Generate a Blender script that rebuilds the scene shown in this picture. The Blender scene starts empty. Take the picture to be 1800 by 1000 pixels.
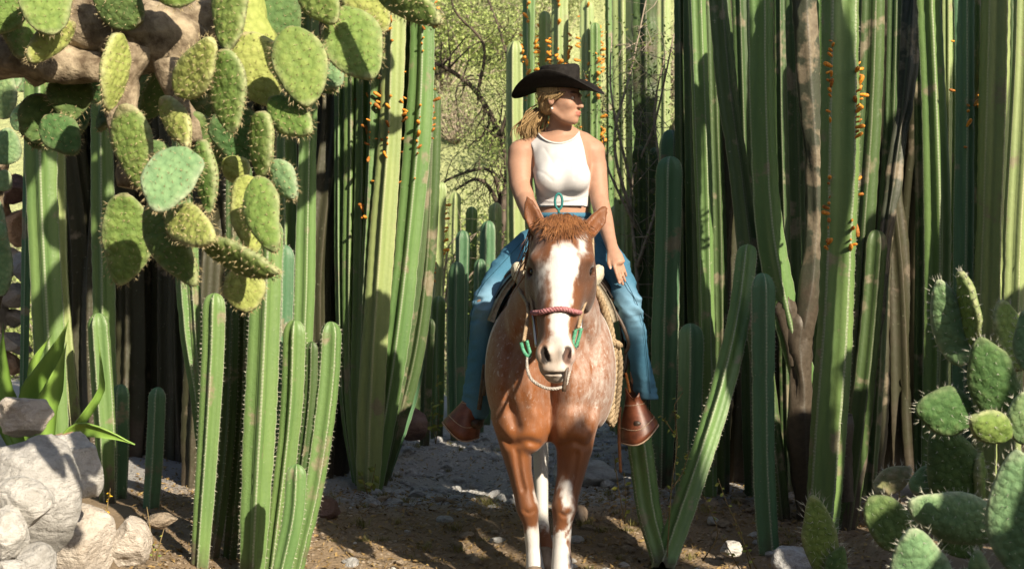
import bpy, math, random
import numpy as np
from mathutils import Vector, Matrix
random.seed(7)
rng = np.random.default_rng(11)
C = bpy.context.scene.collection
sc = bpy.context.scene

# ---------------------------------------------------------------- camera
F, CX, CY, CH = 2800.0, 900.0, 424.0, 1.4      # focal length in photo pixels, principal column, horizon row, eye height
cam_d = bpy.data.cameras.new('camera')
cam_d.sensor_width = 36.0
cam_d.lens = F / 1800.0 * 36.0
cam_d.shift_y = (CY - 500.0) / 1800.0
cam_d.clip_end = 400.0
cam = bpy.data.objects.new('camera', cam_d)
cam.location = (0, 0, CH)
cam.rotation_euler = (math.radians(90), 0, 0)
cam_d.dof.use_dof = True
cam_d.dof.focus_distance = 7.0
cam_d.dof.aperture_fstop = 5.6
C.objects.link(cam)
sc.camera = cam

# ---------------------------------------------------------------- sky and sun
SUN_AZ, SUN_EL = math.radians(34), math.radians(31)      # azimuth measured to the right of straight behind the camera
SUN = np.array([math.sin(SUN_AZ)*math.cos(SUN_EL), -math.cos(SUN_AZ)*math.cos(SUN_EL), math.sin(SUN_EL)])
w = bpy.data.worlds.new('World')
sc.world = w
w.use_nodes = True
nt = w.node_tree
sky = nt.nodes.new('ShaderNodeTexSky')
sky.sky_type = 'NISHITA'
sky.sun_disc = False
sky.sun_elevation = SUN_EL
sky.sun_rotation = math.atan2(SUN[0], SUN[1])
sky.dust_density = 2.0
nt.links.new(sky.outputs[0], nt.nodes['Background'].inputs[0])
nt.nodes['Background'].inputs[1].default_value = 0.078
sl = bpy.data.lights.new('sun', 'SUN')
sl.energy = 5.0
sl.angle = math.radians(0.7)
sl.color = (1.0, 0.87, 0.68)
so = bpy.data.objects.new('sun', sl)
so.rotation_euler = Vector(SUN).to_track_quat('Z', 'Y').to_euler()
C.objects.link(so)
sc.view_settings.view_transform = 'Standard'
sc.view_settings.look = 'None'
sc.view_settings.gamma = 1.0
sc.view_settings.exposure = 0.92
sc.cycles.diffuse_bounces = 3
sc.cycles.max_bounces = 6
try:
    sc.view_settings.use_curve_mapping = False
except Exception:
    pass

# ---------------------------------------------------------------- helpers
def W(px, py, d):
    """the point at photo column px, row py standing d metres from the camera"""
    return np.array([(px - CX) * d / F, d, CH - (py - CY) * d / F])
def S(px, d):
    return px * d / F
def hexc(h):
    v = [int(h[i:i+2], 16) / 255 for i in (0, 2, 4)]
    return tuple([c/12.92 if c <= .04045 else ((c+.055)/1.055)**2.4 for c in v] + [1.0])
def tag(o, label=None, cat=None, group=None, kind=None):
    if label: o['label'] = label
    if cat: o['category'] = cat
    if group: o['group'] = group
    if kind: o['kind'] = kind
    return o
def empty(name, loc, label, cat, group=None):
    o = bpy.data.objects.new(name, None)
    o.empty_display_size = .1
    o.location = loc
    C.objects.link(o)
    return tag(o, label, cat, group)
def mk_mesh(name, verts, faces, mat, attrs=None, smooth=True):
    me = bpy.data.meshes.new(name)
    if isinstance(faces, np.ndarray) and faces.ndim == 2:
        verts = np.asarray(verts, dtype=np.float32)
        n, m = faces.shape
        me.vertices.add(len(verts)); me.vertices.foreach_set('co', verts.ravel())
        me.loops.add(n*m); me.loops.foreach_set('vertex_index', faces.astype(np.int32).ravel())
        me.polygons.add(n)
        me.polygons.foreach_set('loop_start', np.arange(0, n*m, m, dtype=np.int32))
        me.polygons.foreach_set('loop_total', np.full(n, m, dtype=np.int32))
        me.update(calc_edges=True)
    else:
        me.from_pydata([tuple(map(float, v)) for v in verts], [], [tuple(map(int, f)) for f in faces])
        me.update()
    if smooth:
        me.polygons.foreach_set('use_smooth', [True]*len(me.polygons))
    if attrs:
        for k, a in attrs.items():
            a = np.asarray(a, dtype=np.float32)
            if a.ndim == 1:
                at = me.attributes.new(k, 'FLOAT', 'POINT'); at.data.foreach_set('value', a)
            else:
                if a.shape[1] == 3:
                    a = np.concatenate([a, np.ones((len(a), 1), np.float32)], 1)
                at = me.attributes.new(k, 'FLOAT_COLOR', 'POINT'); at.data.foreach_set('color', a.ravel())
    if mat is not None:
        me.materials.append(mat)
    return me
def link(name, me, parent=None, loc=None):
    """loc: world origin that the mesh's world-space vertices are made relative to"""
    o = bpy.data.objects.new(name, me)
    C.objects.link(o)
    if parent is not None:
        o.parent = parent
    if loc is not None:
        o.location = loc
    return o
def wpart(name, verts, faces, mat, parent, attrs=None, smooth=True):
    """a child mesh given in world coordinates (parents are never rotated)"""
    v = np.asarray(verts, dtype=float)
    base = np.array(parent.location)
    p = parent.parent
    while p is not None:
        base = base + np.array(p.location); p = p.parent
    return link(name, mk_mesh(name, v - base, faces, mat, attrs, smooth), parent)
def wthing(name, verts, faces, mat, label, cat, group=None, attrs=None, smooth=True, kind=None, base=None):
    v = np.asarray(verts, dtype=float)
    if base is None:
        base = np.array([v[:,0].mean(), v[:,1].mean(), v[:,2].min()])
    o = link(name, mk_mesh(name, v - base, faces, mat, attrs, smooth), None, base)
    return tag(o, label, cat, group, kind)
class MB:
    def __init__(s): s.v = []; s.f = []; s.n = 0; s.a = []
    def add(s, v, f, a=None):
        v = np.asarray(v, dtype=float)
        s.v.append(v); s.f += [tuple(int(i) + s.n for i in q) for q in f]; s.n += len(v)
        s.a.append(np.full(len(v), 0.0) if a is None else (np.full(len(v), float(a)) if np.isscalar(a) else np.asarray(a, float)))
    def V(s): return np.concatenate(s.v) if s.v else np.zeros((0, 3))
    def A(s): return np.concatenate(s.a)
def catmull(pts, step):
    p = np.asarray(pts, float)
    if len(p) == 2:
        n = max(2, int(np.linalg.norm(p[1]-p[0])/step)+1)
        t = np.linspace(0, 1, n)[:, None]
        return p[0]*(1-t) + p[1]*t
    e = np.concatenate([[2*p[0]-p[1]], p, [2*p[-1]-p[-2]]])
    out = []
    for i in range(len(p)-1):
        a, b, c, d = e[i:i+4]
        n = max(1, int(np.linalg.norm(c[:3]-b[:3])/step))
        for k in range(n):
            t = k/n
            out.append(.5*((2*b)+(c-a)*t+(2*a-5*b+4*c-d)*t*t+(3*b-a-3*c+d)*t**3))
    out.append(p[-1])
    return np.array(out)
def frames(P, ref=(1, 0, 0)):
    T = np.gradient(P, axis=0)
    T /= np.linalg.norm(T, axis=1)[:, None] + 1e-9
    U = np.zeros_like(P); u = np.array(ref, float)
    for i in range(len(P)):
        u = u - T[i]*np.dot(u, T[i])
        if np.linalg.norm(u) < 1e-4:
            u = np.cross(T[i], (0, 0.3, 1))
        u /= np.linalg.norm(u); U[i] = u
    return T, U, np.cross(T, U)
def tube(pts, rad, n=8, step=.03, flat=1.0, ref=(1, 0, 0), closed=False, smooth_path=True):
    """verts, faces of a tapered tube; pts (k,3), rad scalar or per point"""
    p = np.asarray(pts, float)
    r = np.full(len(p), float(rad)) if np.isscalar(rad) else np.asarray(rad, float)
    q = np.concatenate([p, r[:, None]], 1)
    if smooth_path:
        q = catmull(q, step)
    P, R = q[:, :3], np.maximum(q[:, 3], 1e-4)
    T, U, V = frames(P, ref)
    a = np.arange(n)*2*math.pi/n
    ring = P[:, None, :] + R[:, None, None]*(np.cos(a)[None, :, None]*U[:, None, :] + flat*np.sin(a)[None, :, None]*V[:, None, :])
    v = ring.reshape(-1, 3)
    m = len(P)
    f = [(i*n+j, i*n+(j+1) % n, (i+1)*n+(j+1) % n, (i+1)*n+j) for i in range(m-1) for j in range(n)]
    if closed:
        f += [((m-1)*n+j, (m-1)*n+(j+1) % n, (j+1) % n, j) for j in range(n)]
    else:
        f += [tuple(range(n-1, -1, -1)), tuple(range((m-1)*n, m*n))]
    return v, f
_ico = None
def icosphere(sub=1):
    t = (1+5**.5)/2
    v = [(-1,t,0),(1,t,0),(-1,-t,0),(1,-t,0),(0,-1,t),(0,1,t),(0,-1,-t),(0,1,-t),(t,0,-1),(t,0,1),(-t,0,-1),(-t,0,1)]
    f = [(0,11,5),(0,5,1),(0,1,7),(0,7,10),(0,10,11),(1,5,9),(5,11,4),(11,10,2),(10,7,6),(7,1,8),(3,9,4),(3,4,2),(3,2,6),(3,6,8),(3,8,9),(4,9,5),(2,4,11),(6,2,10),(8,6,7),(9,8,1)]
    v = [np.array(x)/np.linalg.norm(x) for x in v]
    for _ in range(sub):
        cache = {}; nf = []
        def mid(a, b):
            k = (min(a, b), max(a, b))
            if k not in cache:
                m = v[a]+v[b]; v.append(m/np.linalg.norm(m)); cache[k] = len(v)-1
            return cache[k]
        for a, b, c in f:
            x, y, z = mid(a, b), mid(b, c), mid(c, a)
            nf += [(a, x, z), (b, y, x), (c, z, y), (x, y, z)]
        f = nf
    return np.array(v), f
def vnoise(p, scale, seed=0):
    """cheap smooth pseudo noise in -1..1 from summed sines"""
    r = np.random.default_rng(seed)
    q = np.asarray(p, float)*scale
    out = np.zeros(len(q))
    for k in range(6):
        d = r.normal(size=3); d /= np.linalg.norm(d)
        out += np.sin(q@d*(1+.35*k)*2*math.pi/1.6 + r.uniform(0, 6.28))*(.75**k)
    return out/2.4

# ---------------------------------------------------------------- implicit surfaces (for the horse and the rider)
class Field:
    def __init__(s, lo, hi, h):
        s.lo = np.array(lo, float); s.h = h
        s.n = np.ceil((np.array(hi)-s.lo)/h).astype(int)+1
        s.D = np.full(tuple(s.n), 9.0, np.float32)
    def window(s, mn, mx):
        a = np.clip(np.floor((np.array(mn)-s.lo)/s.h).astype(int), 0, s.n-1)
        b = np.clip(np.ceil((np.array(mx)-s.lo)/s.h).astype(int)+1, 1, s.n)
        return a, np.maximum(b, a+1)
    def coords(s, a, b):
        ax = [(s.lo[i]+np.arange(a[i], b[i])*s.h).astype(np.float32) for i in range(3)]
        return ax[0][:, None, None], ax[1][None, :, None], ax[2][None, None, :]
    def blend(s, a, b, d, k, sub=False):
        sl_ = tuple(slice(a[i], b[i]) for i in range(3))
        A = s.D[sl_]
        if sub:
            B = -d
            h = np.clip(.5-.5*(B-A)/k, 0, 1)
            s.D[sl_] = A*h+B*(1-h) + k*h*(1-h)
        else:
            h = np.clip(.5+.5*(d-A)/k, 0, 1)
            s.D[sl_] = d*(1-h)+A*h - k*h*(1-h)
    def loft(s, nodes, k=.02, ref=(1, 0, 0), sub=False):
        """nodes: (point, half width, half depth); elliptical cross sections"""
        nd = [(np.array(p, float), float(a), float(b)) for p, a, b in nodes]
        m = max(max(a, b) for _, a, b in nd) + max(k, 4*s.h) + 2*s.h
        mn = np.min([p for p, _, _ in nd], 0)-m; mx = np.max([p for p, _, _ in nd], 0)+m
        a, b = s.window(mn, mx)
        X, Y, Z = s.coords(a, b)
        best = None
        for i in range(len(nd)-1):
            A, ax_, ay_ = nd[i]; B, bx_, by_ = nd[i+1]
            L = np.linalg.norm(B-A); t_ = (B-A)/L
            u = np.array(ref, float); u = u-t_*np.dot(u, t_); u /= np.linalg.norm(u)
            v = np.cross(t_, u)
            dx, dy, dz = X-A[0], Y-A[1], Z-A[2]
            al = dx*t_[0]+dy*t_[1]+dz*t_[2]
            pu = dx*u[0]+dy*u[1]+dz*u[2]
            pv = dx*v[0]+dy*v[1]+dz*v[2]
            t = np.clip(al/L, 0, 1)
            c = al - t*L
            rx = ax_+(bx_-ax_)*t; ry = ay_+(by_-ay_)*t; rz = np.minimum(rx, ry)
            k0 = np.sqrt((pu/rx)**2+(pv/ry)**2+(c/rz)**2)
            k1 = np.sqrt((pu/rx**2)**2+(pv/ry**2)**2+(c/rz**2)**2)
            d = np.where(k1 < 1e-5, -rz, k0*(k0-1)/np.maximum(k1, 1e-5))
            best = d if best is None else np.minimum(best, d)
        s.blend(a, b, best.astype(np.float32), k, sub)
    def ell(s, c, r, k=.02, R=None, sub=False):
        c = np.array(c, float); r = np.array(r, float)
        m = r.max()+max(k, 4*s.h)+2*s.h
        a, b = s.window(c-m, c+m)
        X, Y, Z = s.coords(a, b)
        X, Y, Z = X-c[0], Y-c[1], Z-c[2]
        if R is not None:
            R = np.array(R, float)     # rows: local axes in world
            X, Y, Z = [X*R[i, 0]+Y*R[i, 1]+Z*R[i, 2] for i in range(3)]
        k0 = np.sqrt((X/r[0])**2+(Y/r[1])**2+(Z/r[2])**2)
        k1 = np.sqrt((X/r[0]**2)**2+(Y/r[1]**2)**2+(Z/r[2]**2)**2)
        d = np.where(k1 < 1e-5, -r.min(), k0*(k0-1)/np.maximum(k1, 1e-5))
        s.blend(a, b, np.broadcast_to(d, tuple(b-a)).astype(np.float32), k, sub)
    def grid(s):
        return s.coords(np.zeros(3, int), s.n)
    def mesh(s, smooth=2, lam=.5):
        D = s.D; ins = D < 0
        n = np.array(D.shape)
        cnt = np.zeros(n-1, np.int8)
        for dx in (0, 1):
            for dy in (0, 1):
                for dz in (0, 1):
                    cnt += ins[dx:n[0]-1+dx, dy:n[1]-1+dy, dz:n[2]-1+dz]
        I, J, K = np.nonzero((cnt > 0) & (cnt < 8))
        idx = np.full(tuple(n-1), -1, np.int32); idx[I, J, K] = np.arange(len(I))
        acc = np.zeros((len(I), 3)); num = np.zeros(len(I))
        cs = [(x, y, z) for x in (0, 1) for y in (0, 1) for z in (0, 1)]
        for p in cs:
            for ax in range(3):
                if p[ax]: continue
                q = list(p); q[ax] = 1
                a = D[I+p[0], J+p[1], K+p[2]]; b = D[I+q[0], J+q[1], K+q[2]]
                m = (a < 0) != (b < 0)
                t = np.where(m, a/np.where(m, a-b, 1), 0)
                pos = np.tile(np.array(p, float), (len(I), 1)); pos[:, ax] = t
                acc += pos*m[:, None]; num += m
        V = (np.stack([I, J, K], 1)+acc/num[:, None])*s.h+s.lo
        fs = []
        for ax in range(3):
            o = [(1, 2), (2, 0), (0, 1)][ax]
            sl0 = [slice(None)]*3; sl1 = [slice(None)]*3
            sl0[ax] = slice(0, n[ax]-1); sl1[ax] = slice(1, n[ax])
            a = ins[tuple(sl0)]; b = ins[tuple(sl1)]
            G = np.array(np.nonzero(a != b)).T
            ok = (G[:, o[0]] > 0) & (G[:, o[1]] > 0) & (G[:, o[0]] < n[o[0]]-1) & (G[:, o[1]] < n[o[1]]-1)
            G = G[ok]
            fl = a[G[:, 0], G[:, 1], G[:, 2]]
            def at(da, db):
                H = G.copy(); H[:, o[0]] += da; H[:, o[1]] += db
                return idx[H[:, 0], H[:, 1], H[:, 2]]
            q = np.stack([at(-1, -1), at(0, -1), at(0, 0), at(-1, 0)], 1)
            q[~fl] = q[~fl][:, ::-1]
            fs.append(q)
        Fc = np.concatenate(fs)
        E = np.concatenate([Fc[:, [i, (i+1) % 4]] for i in range(4)])
        for _ in range(smooth):
            acc = np.zeros_like(V); num = np.zeros(len(V))
            for c in range(3):
                acc[:, c] = np.bincount(E[:, 0], V[E[:, 1], c], len(V))
            num = np.bincount(E[:, 0], minlength=len(V))
            V = V + lam*(acc/np.maximum(num, 1)[:, None]-V)
        return V, Fc

# ---------------------------------------------------------------- materials
class NT:
    def __init__(s, name):
        s.m = bpy.data.materials.new(name); s.m.use_nodes = True
        s.t = s.m.node_tree; s.b = s.t.nodes['Principled BSDF']
    def n(s, typ, **kw):
        x = s.t.nodes.new('ShaderNode'+typ)
        for k, v in kw.items():
            if k in x.inputs.keys() if not k.startswith('_') else False:
                x.inputs[k].default_value = v
            else:
                setattr(x, k.lstrip('_'), v)
        return x
    def l(s, a, b): s.t.links.new(a, b)
    def obj(s, scale=(1, 1, 1)):
        g = s.n('NewGeometry')
        m = s.n('Mapping'); m.inputs['Scale'].default_value = scale
        s.l(g.outputs['Position'], m.inputs['Vector'])
        return m.outputs[0]
    def noise(s, vec, scale, detail=4, rough=.6, dist=0.):
        x = s.n('TexNoise'); x.inputs['Scale'].default_value = scale
        x.inputs['Detail'].default_value = detail; x.inputs['Roughness'].default_value = rough
        x.inputs['Distortion'].default_value = dist
        s.l(vec, x.inputs['Vector'])
        return x.outputs['Fac']
    def ramp(s, fac, stops):
        x = s.n('ValToRGB'); e = x.color_ramp.elements
        while len(e) < len(stops): e.new(.5)
        for i, (p, c) in enumerate(stops):
            e[i].position = p; e[i].color = c if len(c) == 4 else tuple(c)+(1,)
        s.l(fac, x.inputs[0]); return x.outputs[0]
    def mix(s, fac, a, b, mode='MIX'):
        x = s.n('MixRGB'); x.blend_type = mode
        for i, v in ((0, fac), (1, a), (2, b)):
            if hasattr(v, 'is_linked') or hasattr(v, 'links'): s.l(v, x.inputs[i])
            else: x.inputs[i].default_value = v if i == 0 else (v if len(v) == 4 else tuple(v)+(1,))
        return x.outputs[0]
    def math(s, op, a, b=0.5, c=None, clamp=False):
        x = s.n('Math'); x.operation = op; x.use_clamp = clamp
        for i, v in ((0, a), (1, b), (2, c)):
            if v is None: continue
            if hasattr(v, 'links'): s.l(v, x.inputs[i])
            else: x.inputs[i].default_value = v
        return x.outputs[0]
    def attr(s, name, out='Fac'):
        x = s.n('Attribute'); x.attribute_name = name; return x.outputs[out]
    def sep(s, col):
        x = s.n('SeparateColor'); s.l(col, x.inputs[0]); return x.outputs
    def bump(s, h, strength=.3, dist=.01):
        x = s.n('Bump'); x.inputs['Strength'].default_value = strength; x.inputs['Distance'].default_value = dist
        s.l(h, x.inputs['Height']); s.l(x.outputs[0], s.b.inputs['Normal'])
    def done(s, col, rough=.6, spec=.3):
        if hasattr(col, 'links'): s.l(col, s.b.inputs['Base Color'])
        else: s.b.inputs['Base Color'].default_value = col
        if hasattr(rough, 'links'): s.l(rough, s.b.inputs['Roughness'])
        else: s.b.inputs['Roughness'].default_value = rough
        s.b.inputs['Specular IOR Level'].default_value = spec
        return s.m
def simple(name, c1, c2, scale=20, rough=.6, spec=.3, stretch=(1, 1, 1), bump=.2, bd=.004, lo=.35, hi=.65):
    m = NT(name)
    v = m.obj(stretch)
    f = m.noise(v, scale, 5, .62)
    col = m.ramp(f, [(lo, c1), (hi, c2)])
    if bump: m.bump(f, bump, bd)
    return m.done(col, rough, spec)
# ================================================================ the setting
def gz(x, y):
    x = np.asarray(x, float); y = np.asarray(y, float)
    z = .025*np.sin(x*1.7+.6*y)+.02*np.sin(y*2.3-1.1*x+1)+.012*np.sin(5.1*x+3.3*y)
    z = z + .10*np.clip((np.abs(x-.35)-1.1)/1.5, 0, 1)            # banks either side of the path
    z = z*np.clip((y-5.)/1.0, .3, 1)
    return z - .02 - .065*np.clip((8.3-y)/1.1, 0, 1)

m = NT('soil')
v = m.obj(); pos = m.n('NewGeometry').outputs['Position']
n1 = m.noise(v, 1.3, 5, .65); n2 = m.noise(v, 11, 6, .7); n3 = m.noise(v, 60, 4, .7)
a = m.mix(n2, (.080, .057, .038), (.25, .18, .118))
b = m.mix(n3, (.21, .15, .09), (.47, .37, .255))
col = m.mix(m.math('SMOOTHSTEP' if False else 'MULTIPLY', n1, .9), a, b)
sp = m.n('SeparateXYZ'); m.l(pos, sp.inputs[0])
far = m.n('MapRange'); far.inputs['From Min'].default_value = 8.6; far.inputs['From Max'].default_value = 9.3
m.l(m.math('ADD', sp.outputs[1], m.math('MULTIPLY', n2, .8)), far.inputs[0])
grey = m.mix(n3, (.24, .24, .235), (.48, .49, .50))
col = m.mix(m.math('MULTIPLY', far.outputs[0], .8), col, grey)
m.bump(m.math('ADD', n2, m.math('MULTIPLY', n3, .6)), .8, .03)
M_soil = m.done(col, .9, .15)

def axis_lines(a, lo, hi, b, fine, coarse):
    return np.concatenate([np.arange(a, lo, coarse), np.arange(lo, hi, fine), np.arange(hi, b+coarse, coarse)])
def grid_mesh(xs, ys, zf):
    X, Y = np.meshgrid(xs, ys, indexing='ij')
    V = np.stack([X, Y, zf(X, Y)], -1).reshape(-1, 3)
    nx, ny = len(xs), len(ys)
    I, J = np.meshgrid(np.arange(nx-1), np.arange(ny-1), indexing='ij')
    k = (I*ny+J).ravel()
    return V, np.stack([k, k+ny, k+ny+1, k+1], 1)
xs = axis_lines(-60, -3.2, 3.2, 60, .05, 1.6); ys = axis_lines(-40, 4, 13, 60, .05, 1.6)
def gfine(X, Y):
    p = np.stack([X.ravel(), Y.ravel(), 0*X.ravel()], 1)
    near = ((np.abs(X) < 3.3) & (Y > 3.9) & (Y < 13.2))
    return gz(X, Y) + near*(.012*vnoise(p, 3.1, 3)+.007*vnoise(p, 8, 4)).reshape(X.shape)
V, Fc = grid_mesh(xs, ys, gfine)
o = link('ground', mk_mesh('ground', V, Fc, M_soil)); tag(o, 'brown stony ground with dry litter', kind='structure')

m = NT('hill_grass')
v = m.obj(); n1 = m.noise(v, .5, 6, .7); n2 = m.noise(v, 5, 6, .75)
col = m.mix(n1, m.mix(n2, (.24, .31, .11), (.44, .48, .22)), m.mix(n2, (.34, .38, .18), (.52, .53, .30)))
m.bump(n2, .8, .2)
M_hill = m.done(col, .95, .1)
def hz(X, Y):
    t = np.clip(Y-15.5, 0, None)
    return -.25+.62*t*(1-np.exp(-t/3.))+.8*np.sin(X*.31+1)*np.clip(t/9, 0, 1)+.35*np.sin(X*.9+Y*.7)*np.clip(t/6, 0, 1)
V, Fc = grid_mesh(np.arange(-45, 45.1, .5), np.arange(14.5, 62, .5), hz)
o = link('hillside', mk_mesh('hillside', V, Fc, M_hill)); tag(o, 'dry sunlit hillside of grass and scrub', kind='structure')

# ---------------------------------------------------------------- column cacti
def cactus_mat(name, dark, light, crest, yellow=.25, scar=.50):
    m = NT(name)
    c = m.sep(m.attr('rib', 'Color'))           # R crest amount, G metres along the stem, B woodiness
    v = m.obj((1, 1, .13)); v2 = m.obj()
    n = m.noise(v, 14, 5, .62); nf = m.noise(v2, 45, 4, .65); nb = m.noise(v2, 5.5, 4, .6)
    oi = m.n('ObjectInfo').outputs['Random']
    col = m.mix(n, dark, light)
    col = m.mix(m.math('MULTIPLY', m.math('MULTIPLY', oi, n), yellow), col, (.28, .30, .07))
    col = m.mix(m.math('MULTIPLY', nf, .30), col, (.05, .09, .035))
    # small pale flecks and brown corky scars
    fl = m.ramp(nf, [(.66, (0, 0, 0)), (.72, (1, 1, 1))])
    col = m.mix(m.math('MULTIPLY', fl, .35), col, (.45, .44, .33))
    sc_ = m.ramp(nb, [(scar+.10, (0, 0, 0)), (scar+.17, (1, 1, 1))])
    col = m.mix(m.math('MULTIPLY', sc_, .75), col, m.mix(nf, (.13, .095, .06), (.34, .29, .21)))
    wood = m.math('ADD', c[2], m.math('MULTIPLY', m.math('SUBTRACT', nb, .5), .9), clamp=True)
    wd = m.ramp(wood, [(.35, (0, 0, 0)), (.6, (1, 1, 1))])
    col = m.mix(wd, col, m.mix(nf, (.028, .021, .015), (.105, .085, .062)))
    dots = m.math('SINE', m.math('MULTIPLY', c[1], 2*math.pi/.016))
    cr = m.ramp(c[0], [(.93, (0, 0, 0)), (.995, (1, 1, 1))])
    cr = m.math('MULTIPLY', cr, m.math('MULTIPLY_ADD', dots, .25, .7))
    col = m.mix(m.math('MULTIPLY', cr, .6), col, crest)
    m.bump(m.math('ADD', nf, m.math('MULTIPLY', n, .6)), .35, .006)
    return m.done(col, m.mix(nf, (.38, .38, .38), (.6, .6, .6)), .38)
CREST = (.38, .40, .30)
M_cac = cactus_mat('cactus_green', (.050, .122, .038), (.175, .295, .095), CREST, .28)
M_cacb = cactus_mat('cactus_bluegreen', (.036, .105, .052), (.115, .24, .125), CREST, .06)
M_cacy = cactus_mat('cactus_yellowgreen', (.13, .21, .065), (.40, .47, .22), (.45, .44, .28), .5)
M_cacd = cactus_mat('cactus_shade_green', (.028, .060, .020), (.072, .122, .040), (.18, .18, .13), .1, .47)  # darker copy of the green; shade put into the stem colour
M_gapshade = cactus_mat('cactus_gap_shade', (.026, .021, .013), (.050, .042, .024), (.065, .055, .036), 0, .5)  # deep shade between the stems put into the colour as near-black brown
M_trunk = cactus_mat('cactus_woody', (.028, .030, .023), (.066, .066, .050), (.09, .085, .07), 0, .4)
M_bud = simple('flower_bud', (.42, .10, .015), (.75, .36, .04), 120, .5, .3, bump=0)
M_buddark = simple('dry_bud', (.16, .05, .012), (.50, .20, .03), 120, .6, .3, bump=0)
M_spine = simple('spine', (.35, .33, .26), (.62, .60, .50), 80, .5, .2, bump=0)

def ribbed(path, R, ribs=6, rot=0., tip=True, seed=0, wood=0., depth=.36, step=.045):
    """verts, faces, attribute (crest, along, wood) of a ribbed stem along path (base first)"""
    r = np.random.default_rng(seed)
    P = catmull(path, step)
    L = np.concatenate([[0], np.cumsum(np.linalg.norm(np.diff(P, axis=0), axis=1))])
    tot = L[-1]
    if tip:                                     # finer rings towards the dome
        keep = L < tot-1.3*R
        ts = tot-1.3*R*np.array([1, .8, .6, .42, .26, .14, .06, .015, 0])
        ts = ts[ts > 0]
        P = np.concatenate([P[keep], np.stack([np.interp(ts, L, P[:, i]) for i in range(3)], 1)])
        L = np.concatenate([L[keep], ts])
    T, U, Vv = frames(P)
    rad = R*(1+.05*np.sin(L*2.1+r.uniform(0, 6))+.035*np.sin(L*5.3+r.uniform(0, 6)))
    for _ in range(int(tot/1.1)):               # yearly waists
        c = r.uniform(.15, tot); rad *= 1-.07*np.exp(-((L-c)/.035)**2)
    if tip:
        q = np.clip((tot-L)/(1.3*R), 0, 1)
        rad = rad*np.sqrt(np.clip(1-(1-q)**2.2, 0.0004, 1))
    rad *= .82+.18*np.clip(L/.35, 0, 1)
    fr = np.array([-.5, -.25, -.045, .045, .25]); rr = np.array([1-depth, 1-depth*.56, .985, .985, 1-depth*.56]); cr = np.array([0, .4, 1., 1., .4])
    ang = ((np.arange(ribs)[:, None]+fr[None])*2*math.pi/ribs).ravel()+rot
    wob = np.repeat(1+r.uniform(-.05, .05, ribs), 5)
    rr = np.tile(rr, ribs)*wob; cr = np.tile(cr, ribs)
    n = len(ang)
    tw = r.uniform(-.12, .12)
    A = ang[None]+tw*L[:, None]
    ser = 1+.024*np.sin(L*2*math.pi/.09+r.uniform(0, 6))[:, None]*(cr[None] > .9)
    RR = rad[:, None]*rr[None]*ser
    ring = P[:, None]+RR[..., None]*(np.cos(A)[..., None]*U[:, None]+np.sin(A)[..., None]*Vv[:, None])
    m = len(P)
    v = ring.reshape(-1, 3)
    I, J = np.meshgrid(np.arange(m-1), np.arange(n), indexing='ij')
    k = (I*n+J).ravel(); k2 = (I*n+(J+1) % n).ravel()
    f = [tuple(x) for x in np.stack([k, k2, k2+n, k+n], 1)]
    f.append(tuple(range((m-1)*n, m*n)))
    wd = np.clip(1-L/.7, 0, 1)**1.5*.55+wood
    at = np.stack([np.tile(cr, m), np.repeat(L, n), np.repeat(wd, n)], 1)
    crest_idx = [i*5+2 for i in range(ribs)]
    rim = (ring[:, crest_idx]+ring[:, [c+1 for c in crest_idx]])/2
    return v, f, at, P, L, rim
def spine_rows(P, L, rim, seed, every=.02, length=.012):
    r = np.random.default_rng(seed); mb = MB()
    for k in range(rim.shape[1]):
        for s in np.arange(.1, L[-1]-.005, every):
            q = np.array([np.interp(s, L, rim[:, k, i]) for i in range(3)])
            c = np.array([np.interp(s, L, P[:, i]) for i in range(3)])
            if q[1] > c[1]+.03: continue          # facing away
            d = q-c; d /= np.linalg.norm(d)+1e-9
            for _ in range(3):
                e = d+r.normal(0, .55, 3); e /= np.linalg.norm(e)
                sd = np.cross(e, r.normal(size=3)); sd *= .0011/np.linalg.norm(sd)
                mb.add([q-sd-d*.002, q+sd-d*.002, q+e*length*r.uniform(.6, 1.3)], [(0, 1, 2)])
    return mb
def bud_mesh(mat):
    v, f = tube([(0, 0, -.004), (0, 0, .006), (0, 0, .020), (0, 0, .030), (0, 0, .034)], [.004, .007, .009, .0075, .003], 7, .01, smooth_path=False)
    return mk_mesh('flower_bud', v, f, mat)
ME_bud, ME_budd = bud_mesh(M_bud), bud_mesh(M_buddark)
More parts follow.
